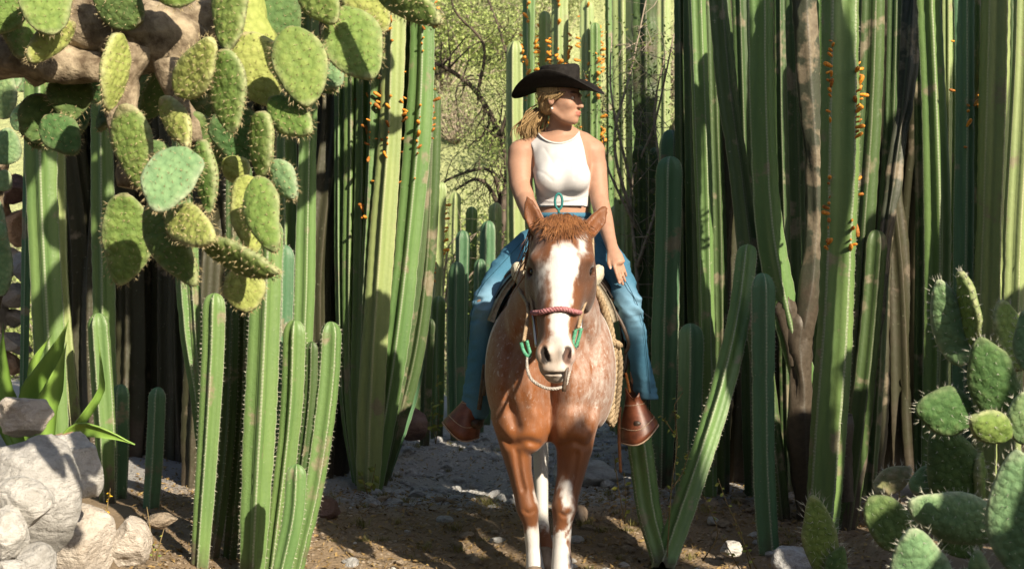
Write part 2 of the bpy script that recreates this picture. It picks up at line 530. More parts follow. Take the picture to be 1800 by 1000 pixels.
def add_buds(o, P, L, rim, ranges, seed, spacing=.035, single=True, size=.9):
    """flower buds along the crests; ranges: (z low, z high, crest side -1..1 preferred x direction, density)"""
    r = np.random.default_rng(seed); base = np.array(o.location); mb = MB()
    bv = [np.array(x.co) for x in ME_bud.vertices]; bf = [tuple(p.vertices) for p in ME_bud.polygons]
    for zl, zh, side, dens in ranges:
        for k in range(rim.shape[1]):
            mid = rim[len(rim)//2, k]-P[len(rim)//2]
            mid = mid/(np.linalg.norm(mid)+1e-9)
            if mid[1] > .35: continue
            if side is not None and mid[0]*side < .05 and abs(mid[0]) > .25: continue
            for s in np.arange(.2, L[-1]-.03, spacing):
                q = np.array([np.interp(s, L, rim[:, k, i]) for i in range(3)])
                if not (zl < q[2] < zh) or r.random() > dens*(.5+.5*math.sin(s*9+k*2)): continue
                c = np.array([np.interp(s, L, P[:, i]) for i in range(3)])
                d = q-c; d /= np.linalg.norm(d)+1e-9; d = d+np.array([0, 0, .35])+r.normal(0, .5, 3)
                R = Vector(d).to_track_quat('Z', 'Y').to_matrix()
                sz = size*r.uniform(.45, 1.5)*(1 if single else 1.35)
                if single:
                    b = link('flower_bud', ME_bud if r.random() < .6 else ME_budd, o)
                    b.location = q-base; b.rotation_euler = R.to_euler(); b.scale = (sz, sz, sz*r.uniform(.8, 1.3))
                else:
                    mb.add([q+np.array(R@Vector(x*sz)) for x in bv], bf)
    if not single and mb.n:
        b = wpart('flower_buds', mb.V(), mb.f, M_bud, o); b['kind'] = 'stuff'
seedc = [100]
def column(pts, width, d, label, mat=None, ribs=5, tip=True, rot=None, group='column cacti along the path', buds=None, spines=False, wood=0., top=None, lean=0., parent=None, name='column_cactus', depth=.45, single=True, bspace=.035):
    """pts: photo pixels from the top down to the base; d depth (or [top depth, base depth])"""
    seedc[0] += 1; sd = seedc[0]; r = np.random.default_rng(sd)
    d0, d1 = d if isinstance(d, (tuple, list)) else (d, d)
    dd = np.linspace(d0, d1, len(pts))
    P = [W(px, py, dv) for (px, py), dv in zip(pts, dd)][::-1]        # base first
    R = S(width/2, (d0+d1)/2)/.97
    g = float(gz(P[0][0], P[0][1]))
    if P[0][2] > g-.04 and name == 'column_cactus' and parent is None:
        dirv = (P[0]-P[1])/np.linalg.norm(P[0]-P[1]); dirv[2] = min(dirv[2], -.6)
        P = [P[0]+dirv*(P[0][2]-g+.06)/-dirv[2]]+P
    if top is not None:                                               # carries on above the frame
        dirv = (P[-1]-P[-2])/np.linalg.norm(P[-1]-P[-2])
        dirv[0] *= .5; dirv /= np.linalg.norm(dirv)
        ext = max(.15, (top-P[-1][2])/max(dirv[2], .5))
        P = P+[P[-1]+dirv*ext]
    rot = -.314+r.normal(0, .2) if rot is None else rot
    v, f, at, PP, L, rim = ribbed(P, R, ribs, rot, tip, sd, wood, depth)
    if wood >= .25:
        c_ = np.array([P[0]*(1-t_)+P[-1]*t_ for t_ in (0, 1)]); rad_ = v-np.repeat(PP, len(v)//len(PP), 0); rad_ /= np.linalg.norm(rad_, axis=1)[:, None]+1e-9
        v = v+rad_*((vnoise(v*np.array([1, 1, .45]), 5, sd)*.020+vnoise(v*np.array([1, 1, .5]), 16, sd+1)*.010+vnoise(v, 42, sd+2)*.004)*min(1, wood*1.6))[:, None]
    if parent is None:
        o = wthing(name, v, f, mat or M_cac, label, 'cactus', group, {'rib': at}, base=np.array(P[0])+np.array([0, 0, .04]))
    else:
        o = wpart(name, v, f, mat or M_cac, parent, {'rib': at})
    if spines:
        mb = spine_rows(PP, L, rim, sd)
        s = wpart('spines', mb.V(), mb.f, M_spine, o); s['kind'] = 'stuff'
    if buds:
        add_buds(o, PP, L, rim, buds, sd, single=single, spacing=bspace)
    return o
q6 = math.pi/6
GL, GR = 'column cacti left of the path', 'column cacti right of the path'
# --- left of the path, front clump
FC = 'column cacti of the front left clump'
column([(378,515),(376,620),(366,800),(352,1000)], 38, 7.0, 'round-tipped column cactus at the left edge of the front clump below the yellow pad', M_cac, group=FC, spines=True)
column([(408,440),(406,600),(400,760),(386,900),(370,1005)], 26, 7.15, 'slim shaded column cactus second from the left in the front clump', M_cacd, group=FC, spines=True, top=1.75)
column([(430,420),(428,560),(424,700),(412,880),(400,1010)], 26, 7.2, 'slim shaded column cactus squeezed against the brightest stem of the front clump', M_cacd, group=FC, spines=True, top=1.75)
column([(470,440),(466,560),(460,700),(452,850),(444,1012)], 56, 6.9, 'broadest brightest column cactus in the middle of the front clump', M_cac, group=FC, spines=True, top=1.45)
column([(499,430),(497,560),(488,720),(474,900)], 38, 7.15, 'bluish column cactus tip rising beside the lowest hanging pads', M_cacb, group=FC, spines=True)
column([(487,500),(484,620),(474,760),(462,930)], 26, 7.3, 'narrow green column cactus half hidden between the bright stem and the bluish tip', M_cac, group=FC, spines=True)
column([(519,562),(514,700),(502,820),(484,960)], 40, 6.95, 'mid-height column cactus with two pale ribs right of the broadest stem', M_cac, group=FC, spines=True)
column([(582,565),(575,680),(553,840),(522,985)], 38, 6.9, 'slim column cactus leaning right at the outer edge of the front clump', M_cac, group=FC, spines=True)
column([(521,815),(515,905),(492,1012)], 38, 6.55, 'shortest column cactus standing in front of the front clump', M_cac, group=FC, spines=True)
column([(340,470),(345,560),(356,690),(372,900)], 24, 7.4, 'narrow column cactus curving left behind the clump near the dark hollow', M_cac, group=FC, top=1.5, spines=True)
column([(548,600),(545,700),(530,830),(506,960)], 24, 7.25, 'thin dim column cactus between the two leaning stems of the front clump', M_cacd, group=FC, spines=True)
# --- left of the path, taller ones
column([(505,210),(507,400),(508,560),(490,760),(470,880)], 40, 8.3, 'tall column cactus seen through the gap under the prickly pear, left one of a pair', M_cac, group=GL, top=2.95)
column([(540,200),(536,400),(532,560),(520,760),(500,890)], 38, 8.2, 'tall column cactus seen through the gap under the prickly pear, right one of a pair', M_cac, group=GL, top=2.95)
column([(325,440),(333,580),(350,690),(366,820)], 34, 8.0, 'slender curved column cactus below the broadest hanging pads', M_cac, group=GL, top=2.2)
column([(72,120),(74,300),(80,450),(88,600),(98,780)], 56, 8.2, 'sunlit column cactus with grey corky scars at far left', M_cac, group=GL, top=2.9, buds=None)
column([(104,300),(108,480),(118,620),(132,760)], 26, 8.4, 'narrow yellowing column cactus right beside the corky one at far left', M_cacy, group=GL, top=2.2, wood=.2)
column([(50,240),(47,420),(44,600)], 16, 8.6, 'very thin dark bluish column cactus at far left', M_cacb, group=GL, top=2.3)
column([(178,60),(180,200),(182,330)], 40, 8.8, 'column cactus showing a lit strip behind the hanging old limb', M_cac, group=GL, top=2.8)
column([(172,550),(178,640),(185,750),(190,880)], 38, 8.1, 'knobbly-tipped young column cactus at the mouth of the dark hollow', M_cac, group=GL, spines=True)
column([(212,675),(212,780),(210,890)], 34, 8.3, 'short dark blunt column cactus, middle one of the three in the hollow', M_cacb, group=GL, spines=True)
column([(278,680),(274,780),(266,900)], 34, 8.0, 'short dark column cactus near the cream boulder in the hollow', M_cacb, group=GL, spines=True)
# fan clump
FN = 'curving column cacti of the fan beside the path'
TB = [(0.9, 2.6, None, .55)]
column([(598,-20),(597,300),(599,500),(606,700),(628,850)], 20, 9.4, 'leftmost slim column cactus of the fan beside the path', M_cac, group=FN, top=2.95)
column([(618,-20),(618,300),(616,520),(619,700),(636,850)], 28, 9.35, 'second column cactus of the fan, mid green', M_cac, group=FN, top=2.95)
column([(641,-20),(640,300),(635,520),(632,700),(641,852)], 30, 9.3, 'third column cactus of the fan, pale green with few buds', M_cac, group=FN, top=2.95, buds=[(1.6, 2.5, None, .2)])
column([(664,-20),(661,250),(650,480),(643,680),(645,855)], 32, 9.2, 'column cactus of the fan with scattered orange buds, fourth from its left', M_cac, group=FN, top=2.95, buds=[(1.5, 2.7, None, .4)])
column([(696,-20),(690,200),(674,420),(658,640),(648,856)], 46, 9.15, 'yellowest column cactus of the fan, thickly dotted with orange buds', M_cacy, group=FN, top=2.95, buds=[(1.7, 2.8, None, .7)])
column([(718,-20),(713,200),(694,430),(672,640),(651,854)], 26, 9.3, 'narrow dark column cactus behind the yellowest stem of the fan', M_cacd, group=FN, top=2.95)
column([(744,-20),(740,180),(718,430),(692,640),(656,852)], 46, 9.2, 'outermost tall column cactus of the fan edging the gap, buds down its right edge', M_cac, group=FN, top=2.95, buds=[(1.6, 2.8, 1, .8)])
column([(726,200),(703,430),(680,640),(652,853)], 34, 9.32, 'dark column cactus tucked behind the outermost stem of the fan', M_cacd, group=FN, top=2.9)
column([(742,330),(730,480),(704,650),(660,852)], 30, 9.4, 'dark green leaning column cactus low on the right of the fan', M_cacd, group=FN, top=2.1)
column([(756,300),(748,480),(724,650),(668,850)], 34, 9.5, 'outer dark green leaning column cactus low on the right of the fan', M_cacd, group=FN, top=2.3)
column([(752,458),(742,560),(724,680),(690,790)], 26, 9.9, 'small pale-tipped column cactus right of the fan', M_cacb, group=FN)
# --- background gap, left of rider
GB = 'column cacti behind the rider'
for pts, wd, d, lab, mt, kw in [
    ([(776,320),(770,450),(765,700)], 24, 12.4, 'pale sunlit column cactus with orange buds right beside the fan', M_cacy, dict(buds=[(.8, 2.2, None, .6)], single=False)),
    ([(800,338),(797,450),(795,690)], 22, 12.8, 'sunlit thin column cactus in the gap, second from the fan', M_cacy, {}),
    ([(829,363),(826,480),(824,700)], 21, 12.9, 'pale pointed column cactus in the middle of the gap', M_cac, {}),
    ([(872,356),(869,480),(866,700)], 25, 12.7, 'bright two-tone column cactus in the gap left of the rider', M_cacy, {}),
    ([(859,388),(857,500),(852,700)], 28, 12.2, 'dark round-tipped column cactus in front of the bright one in the gap', M_cacb, {}),
    ([(814,405),(812,520),(809,700)], 25, 12.0, 'dark blunt column cactus in the middle of the gap', M_cacb, {}),
    ([(804,460),(803,600),(806,790)], 32, 11.2, 'dark bluish column cactus beside the rider’s shaded knee', M_cacb, {}),
    ([(845,455),(844,600),(842,770)], 24, 11.8, 'short dark column cactus half hidden by the rider’s thigh', M_cacb, {}),
    ([(757,560),(752,650),(748,760)], 22, 11.0, 'short dark column cactus right of the fan near the reddish stone', M_cacd, {}),
    ([(772,520),(770,620),(768,770)], 24, 11.6, 'lit-sided column cactus low in the gap near the fan', M_cac, {}),
    ([(734,600),(732,680),(728,770)], 24, 11.4, 'low dark column cactus between the fan and the gap', M_cacd, {}),
    ([(906,72),(906,250),(908,420),(910,700)], 32, 12.2, 'tall two-tone column cactus rising left of the rider’s hat', M_cacy, dict(buds=[(1.6, 3., 1, .7)], single=False)),
    ([(931,-10),(930,120),(930,300),(930,600)], 24, 12.9, 'tall dark column cactus behind the left of the hat brim', M_cac, dict(top=4.4, buds=[(2.0, 3.6, None, .7)], single=False)),
    ([(957,20),(957,120),(957,300),(957,600)], 24, 13.0, 'column cactus with its tip just above the hat crown', M_cacy, dict(buds=[(2.0, 3.4, None, .6)], single=False)),
    ([(985,-20),(985,120),(985,300),(985,600)], 32, 12.8, 'column cactus above the hat crown hung with the most orange buds', M_cacy, dict(top=4.2, buds=[(1.8, 4.0, None, .95)], single=False)),
    ([(1031,0),(1031,120),(1031,300),(1031,600)], 26, 12.6, 'column cactus behind the right of the hat, tip just inside the frame', M_cacy, dict(buds=[(1.6, 3.4, None, .6)], single=False)),
    ([(1046,40),(1046,150),(1046,300),(1046,600)], 20, 12.5, 'thin column cactus with buds right of the rider’s face', M_cac, dict(buds=[(1.4, 3.2, 1, .95)], single=False)),
    ([(1092,-20),(1094,200),(1096,400),(1096,700)], 36, 11.3, 'tall pale column cactus between the rider and the dark right wall', M_cacy, dict(top=4.2)),
    ([(1114,-20),(1114,200),(1114,400),(1114,700)], 22, 11.7, 'narrow tall column cactus right of the pale one beside the rider', M_cac, dict(top=4.1)),
    ([(1087,358),(1088,450),(1089,560),(1090,700)], 40, 11.6, 'round-tipped pale column cactus right behind the rider’s forearm', M_cacy, dict(rot=.314)),
    ([(1075,-20),(1076,200),(1078,400),(1080,700)], 22, 12.6, 'thin far column cactus right of the rider’s shoulder', M_cac, dict(top=4.3)),
    ([(1166,-20),(1166,150),(1165,350),(1163,600)], 26, 11.0, 'sunlit column cactus wrapped in twigs left of the dark right wall', M_cacy, dict(top=4.0)),
    ([(1134,-20),(1135,150),(1136,350),(1137,600),(1138,740)], 42, 10.4, 'dark woody column trunk behind the twigs', M_cacd, dict(top=3.0, wood=.42)),
    ([(1124,430),(1124,560),(1124,760)], 26, 10.0, 'dim column cactus behind the rider’s bright knee', M_cacd, dict(top=2.)),
    ([(1150,380),(1150,560),(1150,760)], 24, 10.2, 'dim narrow column cactus between knee and right wall', M_cacd, dict(top=2.)),
    ]:
    column(pts, wd, d, lab, mt, group=GB, **kw)
# --- right of the path
column([(1178,228),(1176,300),(1172,500),(1166,760)], 40, 9.4, 'dark column cactus with a banded tip at the near edge of the right wall', M_cacb, group=GR)
column([(1179,275),(1176,420),(1170,600),(1165,790)], 46, 8.9, 'frosted dark column cactus in front of the banded-tip one', M_cacb, group=GR, wood=.1)
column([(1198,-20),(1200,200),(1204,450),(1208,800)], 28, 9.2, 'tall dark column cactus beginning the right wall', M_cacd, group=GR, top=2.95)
column([(1224,-20),(1232,200),(1240,450),(1246,800)], 30, 8.6, 'tall column cactus with a bright sunlit rib near the start of the right wall', M_cac, group=GR, top=2.95)
column([(1262,-20),(1276,150),(1296,290),(1314,440)], 42, [8.3, 8.2], 'leaning column cactus with a brown scar at its bend', M_cacd, group=GR, top=2.95, wood=.05)
column([(1334,-20),(1338,200),(1350,400),(1378,545),(1404,640)], 50, [8.0, 8.15], 'broad half-lit column cactus bending right into the woody trunk', M_cac, group=GR, top=2.95)
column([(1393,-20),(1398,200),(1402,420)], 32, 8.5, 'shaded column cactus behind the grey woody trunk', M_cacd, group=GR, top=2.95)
column([(1478,-20),(1476,300),(1468,560),(1456,742)], 66, [7.6, 7.55], 'widest sunlit column cactus with two rows of orange buds', M_cac, group=GR, top=2.95, buds=[(1.35, 1.9, None, .55), (1.9, 2.35, None, .9)], bspace=.024, spines=True)
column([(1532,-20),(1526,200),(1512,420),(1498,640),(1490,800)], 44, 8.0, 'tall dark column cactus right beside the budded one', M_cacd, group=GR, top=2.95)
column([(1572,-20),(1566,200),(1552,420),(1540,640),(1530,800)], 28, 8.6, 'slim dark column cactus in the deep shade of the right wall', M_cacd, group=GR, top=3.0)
column([(1605,0),(1592,160),(1575,280),(1556,420),(1538,560)], 30, [8.2, 8.0], 'dried brown column cactus slanting through the dark gap', M_trunk, group=GR, top=2.9, wood=.3)
column([(1540,404),(1532,520),(1520,650),(1500,820)], 42, 7.9, 'blunt-ended dark column cactus standing in the dark gap', M_cacd, group=GR)
column([(1630,-20),(1640,200),(1646,420),(1642,700)], 48, 8.0, 'sunlit column cactus with a brown scab halfway, left of the bluish pair', M_cac, group=GR, top=2.95)
column([(1676,-20),(1676,200),(1672,420),(1668,700)], 30, 8.4, 'thin green column cactus between the scabbed and bluish ones', M_cac, group=GR, top=2.95)
column([(1692,-20),(1694,200),(1692,420),(1690,700)], 38, 7.9, 'bluish column cactus with a frosted rib in the right wall', M_cacb, group=GR, top=2.95, buds=[(1.7, 2.5, None, .15)])
column([(1752,-20),(1748,200),(1742,420),(1736,700)], 54, 7.8, 'broad yellow-lit column cactus near the right edge', M_cacy, group=GR, top=2.95)
column([(1800,60),(1792,260),(1784,420),(1776,700)], 40, 7.6, 'slanting yellow-lit column cactus at the right edge', M_cacy, group=GR, top=3.0)
column([(1719,-20),(1718,120),(1718,420),(1716,700)], 28, 8.5, 'dark column cactus with a clump of buds between the bluish and broad ones', M_cacd, group=GR, top=2.95, buds=[(2.0, 2.5, None, .9)])
column([(1214,568),(1213,660),(1208,800)], 44, 8.4, 'young dark column cactus with pale rib lines, right of the bright stirrup', M_cacb, group=GR, spines=True)
column([(1340,560),(1340,700),(1342,850),(1352,1000)], 44, 7.55, 'dark two-ribbed column cactus standing in front of the shade by the woody trunk', M_cacb, group=GR, top=1.25, spines=True)
for pts, wd, d, lab, mt, kw in [
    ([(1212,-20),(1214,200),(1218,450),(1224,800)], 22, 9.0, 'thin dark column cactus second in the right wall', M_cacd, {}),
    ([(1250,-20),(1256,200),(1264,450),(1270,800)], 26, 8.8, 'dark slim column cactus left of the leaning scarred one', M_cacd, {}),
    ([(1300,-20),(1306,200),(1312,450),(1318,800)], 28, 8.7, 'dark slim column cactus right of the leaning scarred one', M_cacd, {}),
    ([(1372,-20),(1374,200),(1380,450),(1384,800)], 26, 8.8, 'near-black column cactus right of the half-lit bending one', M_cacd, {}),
    ([(1444,-20),(1444,200),(1442,450),(1440,800)], 24, 8.4, 'thin green column cactus left of the widest budded one', M_cac, {}),
    ([(1508,-20),(1506,200),(1500,450),(1494,800)], 26, 8.1, 'thin column cactus touching the right of the budded one', M_cac, {}),
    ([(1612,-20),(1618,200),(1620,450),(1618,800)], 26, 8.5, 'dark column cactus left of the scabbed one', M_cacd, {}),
    ([(1664,-20),(1664,150),(1662,420),(1660,700)], 20, 8.2, 'thin bright column cactus right of the scabbed one', M_cacy, {}),
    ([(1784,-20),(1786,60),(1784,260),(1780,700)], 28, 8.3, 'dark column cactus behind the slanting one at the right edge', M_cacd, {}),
    ]:
    column(pts, wd, d, lab, mt, group=GR, top=2.95, **kw)
# the V plant
vp = empty('column_cactus', W(1165, 975, 7.2), 'split column cactus of two stems spread in a V beside the path', 'cactus', 'column cacti right of the path')
column([(1316,430),(1300,560),(1270,690),(1222,840),(1174,978),(1164,1006)], 44, [7.85, 7.15], None, M_cac, parent=vp, name='stem', group=None, top=None, spines=True)
column([(1112,700),(1126,800),(1140,900),(1160,975),(1166,1006)], 42, [7.6, 7.2], None, M_cac, parent=vp, name='stem', ribs=5, group=None, spines=True)
# woody trunks
wt = empty('woody_cactus', W(1410, 905, 8.1), 'grey forked woody cactus trunk in the shade of the right wall', 'cactus')
column([(1412,545),(1402,600),(1408,700),(1414,910)], 50, 8.1, None, M_trunk, parent=wt, name='trunk', wood=.8, tip=True, depth=.14, ribs=5)
column([(1412,-30),(1420,120),(1432,300),(1430,460),(1408,600)], 40, [8.0, 8.1], None, M_trunk, parent=wt, name='limb', wood=.28, tip=True, depth=.16, ribs=5, top=2.8)
column([(1376,520),(1390,570),(1404,640)], 44, [8.1, 8.1], None, M_trunk, parent=wt, name='limb', wood=.8, depth=.15, ribs=5)
st = column([(1474,728),(1478,790),(1484,880)], 42, 7.7, 'broken grey cactus stub under the budded column', M_trunk, wood=.75, tip=False, depth=.16, group=None, ribs=5, name='woody_stub')
# --- dense stems filling the depth of both walls, shade put into their colour
fill_me = []
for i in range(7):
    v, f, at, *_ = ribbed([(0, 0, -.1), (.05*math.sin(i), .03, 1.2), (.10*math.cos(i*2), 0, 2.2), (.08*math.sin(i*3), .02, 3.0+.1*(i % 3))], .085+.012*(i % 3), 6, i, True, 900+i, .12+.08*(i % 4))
    fill_me.append(mk_mesh('column_cactus', v, f, M_gapshade, {'rib': at}))
def fill(px, d, k, label, group, s=1.0, zs=1.0):
    p = W(px, 900, d)
    o = link('column_cactus', fill_me[k % 7]); o.location = (p[0], d, float(gz(p[0], d)))
    o.rotation_euler = (random.uniform(-.03, .03), random.uniform(-.03, .03), random.uniform(0, 6.28)); o.scale = (s, s, zs*random.uniform(.94, 1.0))
    return tag(o, label, 'cactus', group)
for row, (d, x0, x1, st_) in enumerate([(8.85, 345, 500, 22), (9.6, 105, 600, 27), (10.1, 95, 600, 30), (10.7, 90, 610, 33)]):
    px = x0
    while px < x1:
        fill(px+random.uniform(-7, 7), d+random.uniform(-.15, .15), random.randrange(7), 'column cactus deep inside the left wall, coloured dark for its shade', 'shade-coloured cacti deep in the left wall', random.uniform(.9, 1.15))
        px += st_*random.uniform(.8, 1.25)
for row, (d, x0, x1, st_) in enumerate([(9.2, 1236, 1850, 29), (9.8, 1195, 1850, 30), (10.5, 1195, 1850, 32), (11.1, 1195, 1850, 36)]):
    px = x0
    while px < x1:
        fill(px+random.uniform(-9, 9), d+random.uniform(-.15, .15), random.randrange(7), 'column cactus deep inside the right wall, coloured dark for its shade', 'shade-coloured cacti deep in the right wall', random.uniform(.85, 1.15), .74 if d > 9.5 and px < 1520 else 1.0)
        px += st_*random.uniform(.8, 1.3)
# unseen columns added right of the frame to shade the path and right wall
random.seed(5)
SHADE_CACTI = [(2.1,3.0,1.6),(2.28,3.05,1.8),(2.48,2.95,1.9),(2.66,3.0,3.4),(2.84,3.08,3.1),(3.04,2.9,3.2),(3.24,3.0,4.1),(3.42,3.1,4.0),(3.62,2.95,4.3),(3.8,3.0,4.2),(4.16,3.05,4.5),(4.34,2.95,3.9),
        (2.12,6.0,4.2),(2.27,6.1,4.0),(2.42,6.0,4.3),(2.62,6.05,2.0),(2.8,6.1,1.8),(2.98,6.0,2.1),(3.16,5.95,3.0),(3.4,6.0,2.2),(3.6,6.1,2.3),(3.85,6.0,4.1),(4.0,6.1,4.0)]
for i, (x, y, hgt) in enumerate(SHADE_CACTI):
    o = link('column_cactus', fill_me[i % 7]); o.location = (x, y, 0)
    o.rotation_euler = (random.uniform(-.02, .02), random.uniform(-.02, .02), random.uniform(0, 6.28))
    o.scale = (1.0 if y < 5 else 1.35, 1.0 if y < 5 else 1.35, hgt/3.1)
    tag(o, 'unseen column cactus added right of the frame to cast shade', 'cactus', 'unseen cacti added to cast shade')

# unseen cacti added behind and left of the viewer to block sky light
random.seed(9)
for i in range(46):
    t = i/45
    if i < 30: x, y = -7+14*(i/29), -3.2+random.uniform(-.6, .6)
    else: x, y = -5.2+random.uniform(-.4, .4), -3+8.5*((i-30)/15)
    o = link('column_cactus', fill_me[i % 7]); o.location = (x, y, 0)
    o.rotation_euler = (random.uniform(-.03, .03), random.uniform(-.03, .03), random.uniform(0, 6.28))
    o.scale = (2.9, 2.9, random.uniform(1.7, 2.0)); tag(o, 'unseen massive column cactus added outside the view to block sky light', 'cactus', 'unseen cacti added to block sky light')
# ---------------------------------------------------------------- prickly pears
def pad_mat(name, d, l, rim=(.36, .33, .2)):
    m = NT(name)
    v = m.obj(); n = m.noise(v, 9, 5, .62); nf = m.noise(v, 70, 4, .65)
    e = m.sep(m.attr('rim', 'Color'))
    oi = m.n('ObjectInfo').outputs['Random']
    col = m.mix(n, d, l)
    col = m.mix(m.math('MULTIPLY', oi, .35), col, (.27, .28, .08))
    col = m.mix(m.math('MULTIPLY', m.ramp(nf, [(.5, (0, 0, 0)), (.7, (1, 1, 1))]), .35), col, m.mix(n, d, (.3, .34, .16)))
    sc_ = m.ramp(m.math('ADD', m.math('MULTIPLY', e[1], .9), m.math('MULTIPLY', n, .55)), [(.70, (0, 0, 0)), (.86, (1, 1, 1))])
    col = m.mix(m.math('MULTIPLY', sc_, .8), col, m.mix(nf, (.16, .11, .06), (.42, .36, .24)))
    rm = m.math('MULTIPLY', e[0], m.math('MULTIPLY_ADD', nf, .9, .2), clamp=True)
    col = m.mix(m.math('MULTIPLY', rm, .75), col, rim)
    ar = m.ramp(e[2], [(.5, (0, 0, 0)), (.9, (1, 1, 1))])
    col = m.mix(m.math('MULTIPLY', ar, .75), col, (.12, .10, .045))
    vo = m.n('TexVoronoi'); vo.inputs['Scale'].default_value = 42.; m.l(v, vo.inputs['Vector'])
    vd = vo.outputs['Distance']
    col = m.mix(m.math('MULTIPLY', m.ramp(vd, [(.25, (0, 0, 0)), (.75, (1, 1, 1))]), .42), col, m.mix(n, tuple(x*.45 for x in d), d))
    m.bump(m.math('ADD', m.math('MULTIPLY', nf, .7), m.math('MULTIPLY', vd, -.9)), .8, .008)
    m.b.inputs['Subsurface Weight'].default_value = 0.0
    return m.done(col, .75, .2)
M_pad = pad_mat('pad_green', (.070, .155, .030), (.20, .30, .075), (.48, .45, .30))
M_pady = pad_mat('pad_yellow', (.22, .28, .06), (.40, .43, .14), (.52, .48, .32))
M_padd = pad_mat('pad_shade', (.034, .095, .030), (.085, .18, .055), (.25, .26, .15))  # darker green copy with shade put into the colour of shaded pads
M_padb = pad_mat('pad_blue', (.085, .19, .085), (.22, .36, .18), (.48, .47, .36))
M_cork = simple('cork', (.10, .075, .05), (.36, .30, .21), 16, .9, .1, bump=.9, bd=.02)
M_tuft = simple('areole_tuft', (.22, .17, .07), (.56, .48, .30), 90, .7, .1, bump=0)
M_white = simple('white_spine', (.42, .42, .34), (.62, .61, .53), 90, .5, .2, bump=0)

def pad(root, base, tip, width, d, yaw=0., mat=None, thick=.020, dt=0., seed=0, scar=0., white=False, splen=.012, dens=1.0, bare=False):
    r = np.random.default_rng(seed+5)
    d0, d1 = d, d+dt
    B, T = W(base[0], base[1], d0), W(tip[0], tip[1], d1)
    L = np.linalg.norm(T-B); Z = (T-B)/L
    Wd = S(width, (d0+d1)/2)
    N = np.array([0, -1., 0]); N = N-Z*N.dot(Z); N /= np.linalg.norm(N)
    X = np.cross(N, Z)
    c, s = math.cos(yaw), math.sin(yaw)
    N2 = N*c+X*s; X2 = X*c-N*s
    nt_, na = 15, 26
    t = np.concatenate([[0], (1-np.cos(np.linspace(0.12, math.pi, nt_)))/2])
    prof = np.clip(np.sin(math.pi*np.clip(t, 0, 1)**.78), 0, 1)**.55
    prof = prof/prof.max(); prof[0] = .2; prof[-1] = .02
    th = thick*(.35+.65*np.sin(math.pi*np.clip(t*.9+.05, 0, 1))**.7); th[-1] = .002
    th *= 1+.6*np.clip(1-t/.2, 0, 1)
    a = np.arange(na)*2*math.pi/na
    bend, curl = r.normal(0, .10), r.normal(0, .10)
    asym = r.normal(0, .05)
    wav = 1+.045*np.sin(3*a+r.uniform(0, 6))
    def surf(tt, aa):
        w_ = np.interp(tt, t, prof)*Wd/2; h_ = np.interp(tt, t, th)
        ca, sa = np.cos(aa), np.sin(aa)
        x = w_*np.sign(ca)*np.abs(ca)**.9*(1+.04*np.sin(9*tt+r0)) + asym*Wd*np.sin(math.pi*tt)
        y = h_*np.sign(sa)*np.abs(sa)**.8
        y = y+bend*L*(tt-.5)**2+curl*(x/(Wd/2+1e-6))**2*Wd*.35
        z = tt*L
        return x, y, z
    r0 = r.uniform(0, 6)
    TT, AA = np.meshgrid(t, a, indexing='ij')
    x, y, z = surf(TT, AA)
    P = B+x[..., None]*X2+y[..., None]*N2+z[..., None]*Z
    P = P.reshape(-1, 3)
    P += (vnoise(P, 14, seed)*.0035+vnoise(P, 34, seed+1)*.0016)[:, None]*N2+(vnoise(P, 9, seed+2)*.005)[:, None]*X2+(vnoise(P, 10, seed+4)*.004)[:, None]*Z
    m = len(t)
    I, J = np.meshgrid(np.arange(m-1), np.arange(na), indexing='ij')
    k = (I*na+J).ravel(); k2 = (I*na+(J+1) % na).ravel()
    f = [tuple(q) for q in np.stack([k, k2, k2+na, k+na], 1)]+[tuple(range(na-1, -1, -1)), tuple(range((m-1)*na, m*na))]
    rim = np.clip(np.abs(np.cos(AA))**6+np.clip((TT-.9)/.1, 0, 1), 0, 1).ravel()
    at = np.stack([rim, np.clip(scar+.9*np.clip(1-TT/.12, 0, 1)*.7, 0, 1).ravel(), 0*rim], 1)
    o = wpart('pad', P, f, mat or M_pad, root, {'rim': at})
    if bare: return o
    # areole tufts
    mb = MB()
    sp = .022/dens**.5
    nz = max(3, int(L/sp))
    for face in (1, -1):
        for i in range(nz):
            tt = (i+.6)/nz
            w_ = np.interp(tt, t, prof)*Wd
            nx = max(1, int(w_/sp))
            for j in range(nx):
                xr = ((j+.5+.5*(i % 2)-.25)/nx*2-1)*.93+r.normal(0, .07)
                if abs(xr) > .98: continue
                aa = math.acos(np.clip(np.sign(xr)*abs(xr)**(1/.9), -1, 1))*face
                px_, py_, pz_ = surf(tt, aa)
                q = B+px_*X2+py_*N2+pz_*Z
                nn = N2*face
                _tuft(mb, q, nn, X2, Z, r, white, splen, 2 if white else 3)
    for tt in np.linspace(.12, 1, max(8, int((2*L+Wd)/sp*.55))):
        for aa in (0., math.pi):
            px_, py_, pz_ = surf(min(tt, .995), aa)
            q = B+px_*X2+py_*N2+pz_*Z
            nn = X2*math.cos(aa)*(1-tt**3)+Z*(tt**3*1.2+.1)
            _tuft(mb, q, nn/np.linalg.norm(nn), N2, Z, r, white, splen*1.25, 5 if not white else 4)
    if r.random() < 2:
        tp = np.linspace(-.9, .9, max(4, int(Wd*.7/sp)))
        for u in tp:
            q = B+u*Wd*.33*X2+(L*(1-.055*u*u*2.2))*Z+bend*L*.25*N2
            nn = Z+X2*u*.8
            _tuft(mb, q, nn/np.linalg.norm(nn), N2, X2, r, white, splen*1.25, 5 if not white else 4)
    s_ = wpart('spines', mb.V(), mb.f, M_white if white else M_tuft, o, smooth=False); s_['kind'] = 'stuff'
    return o
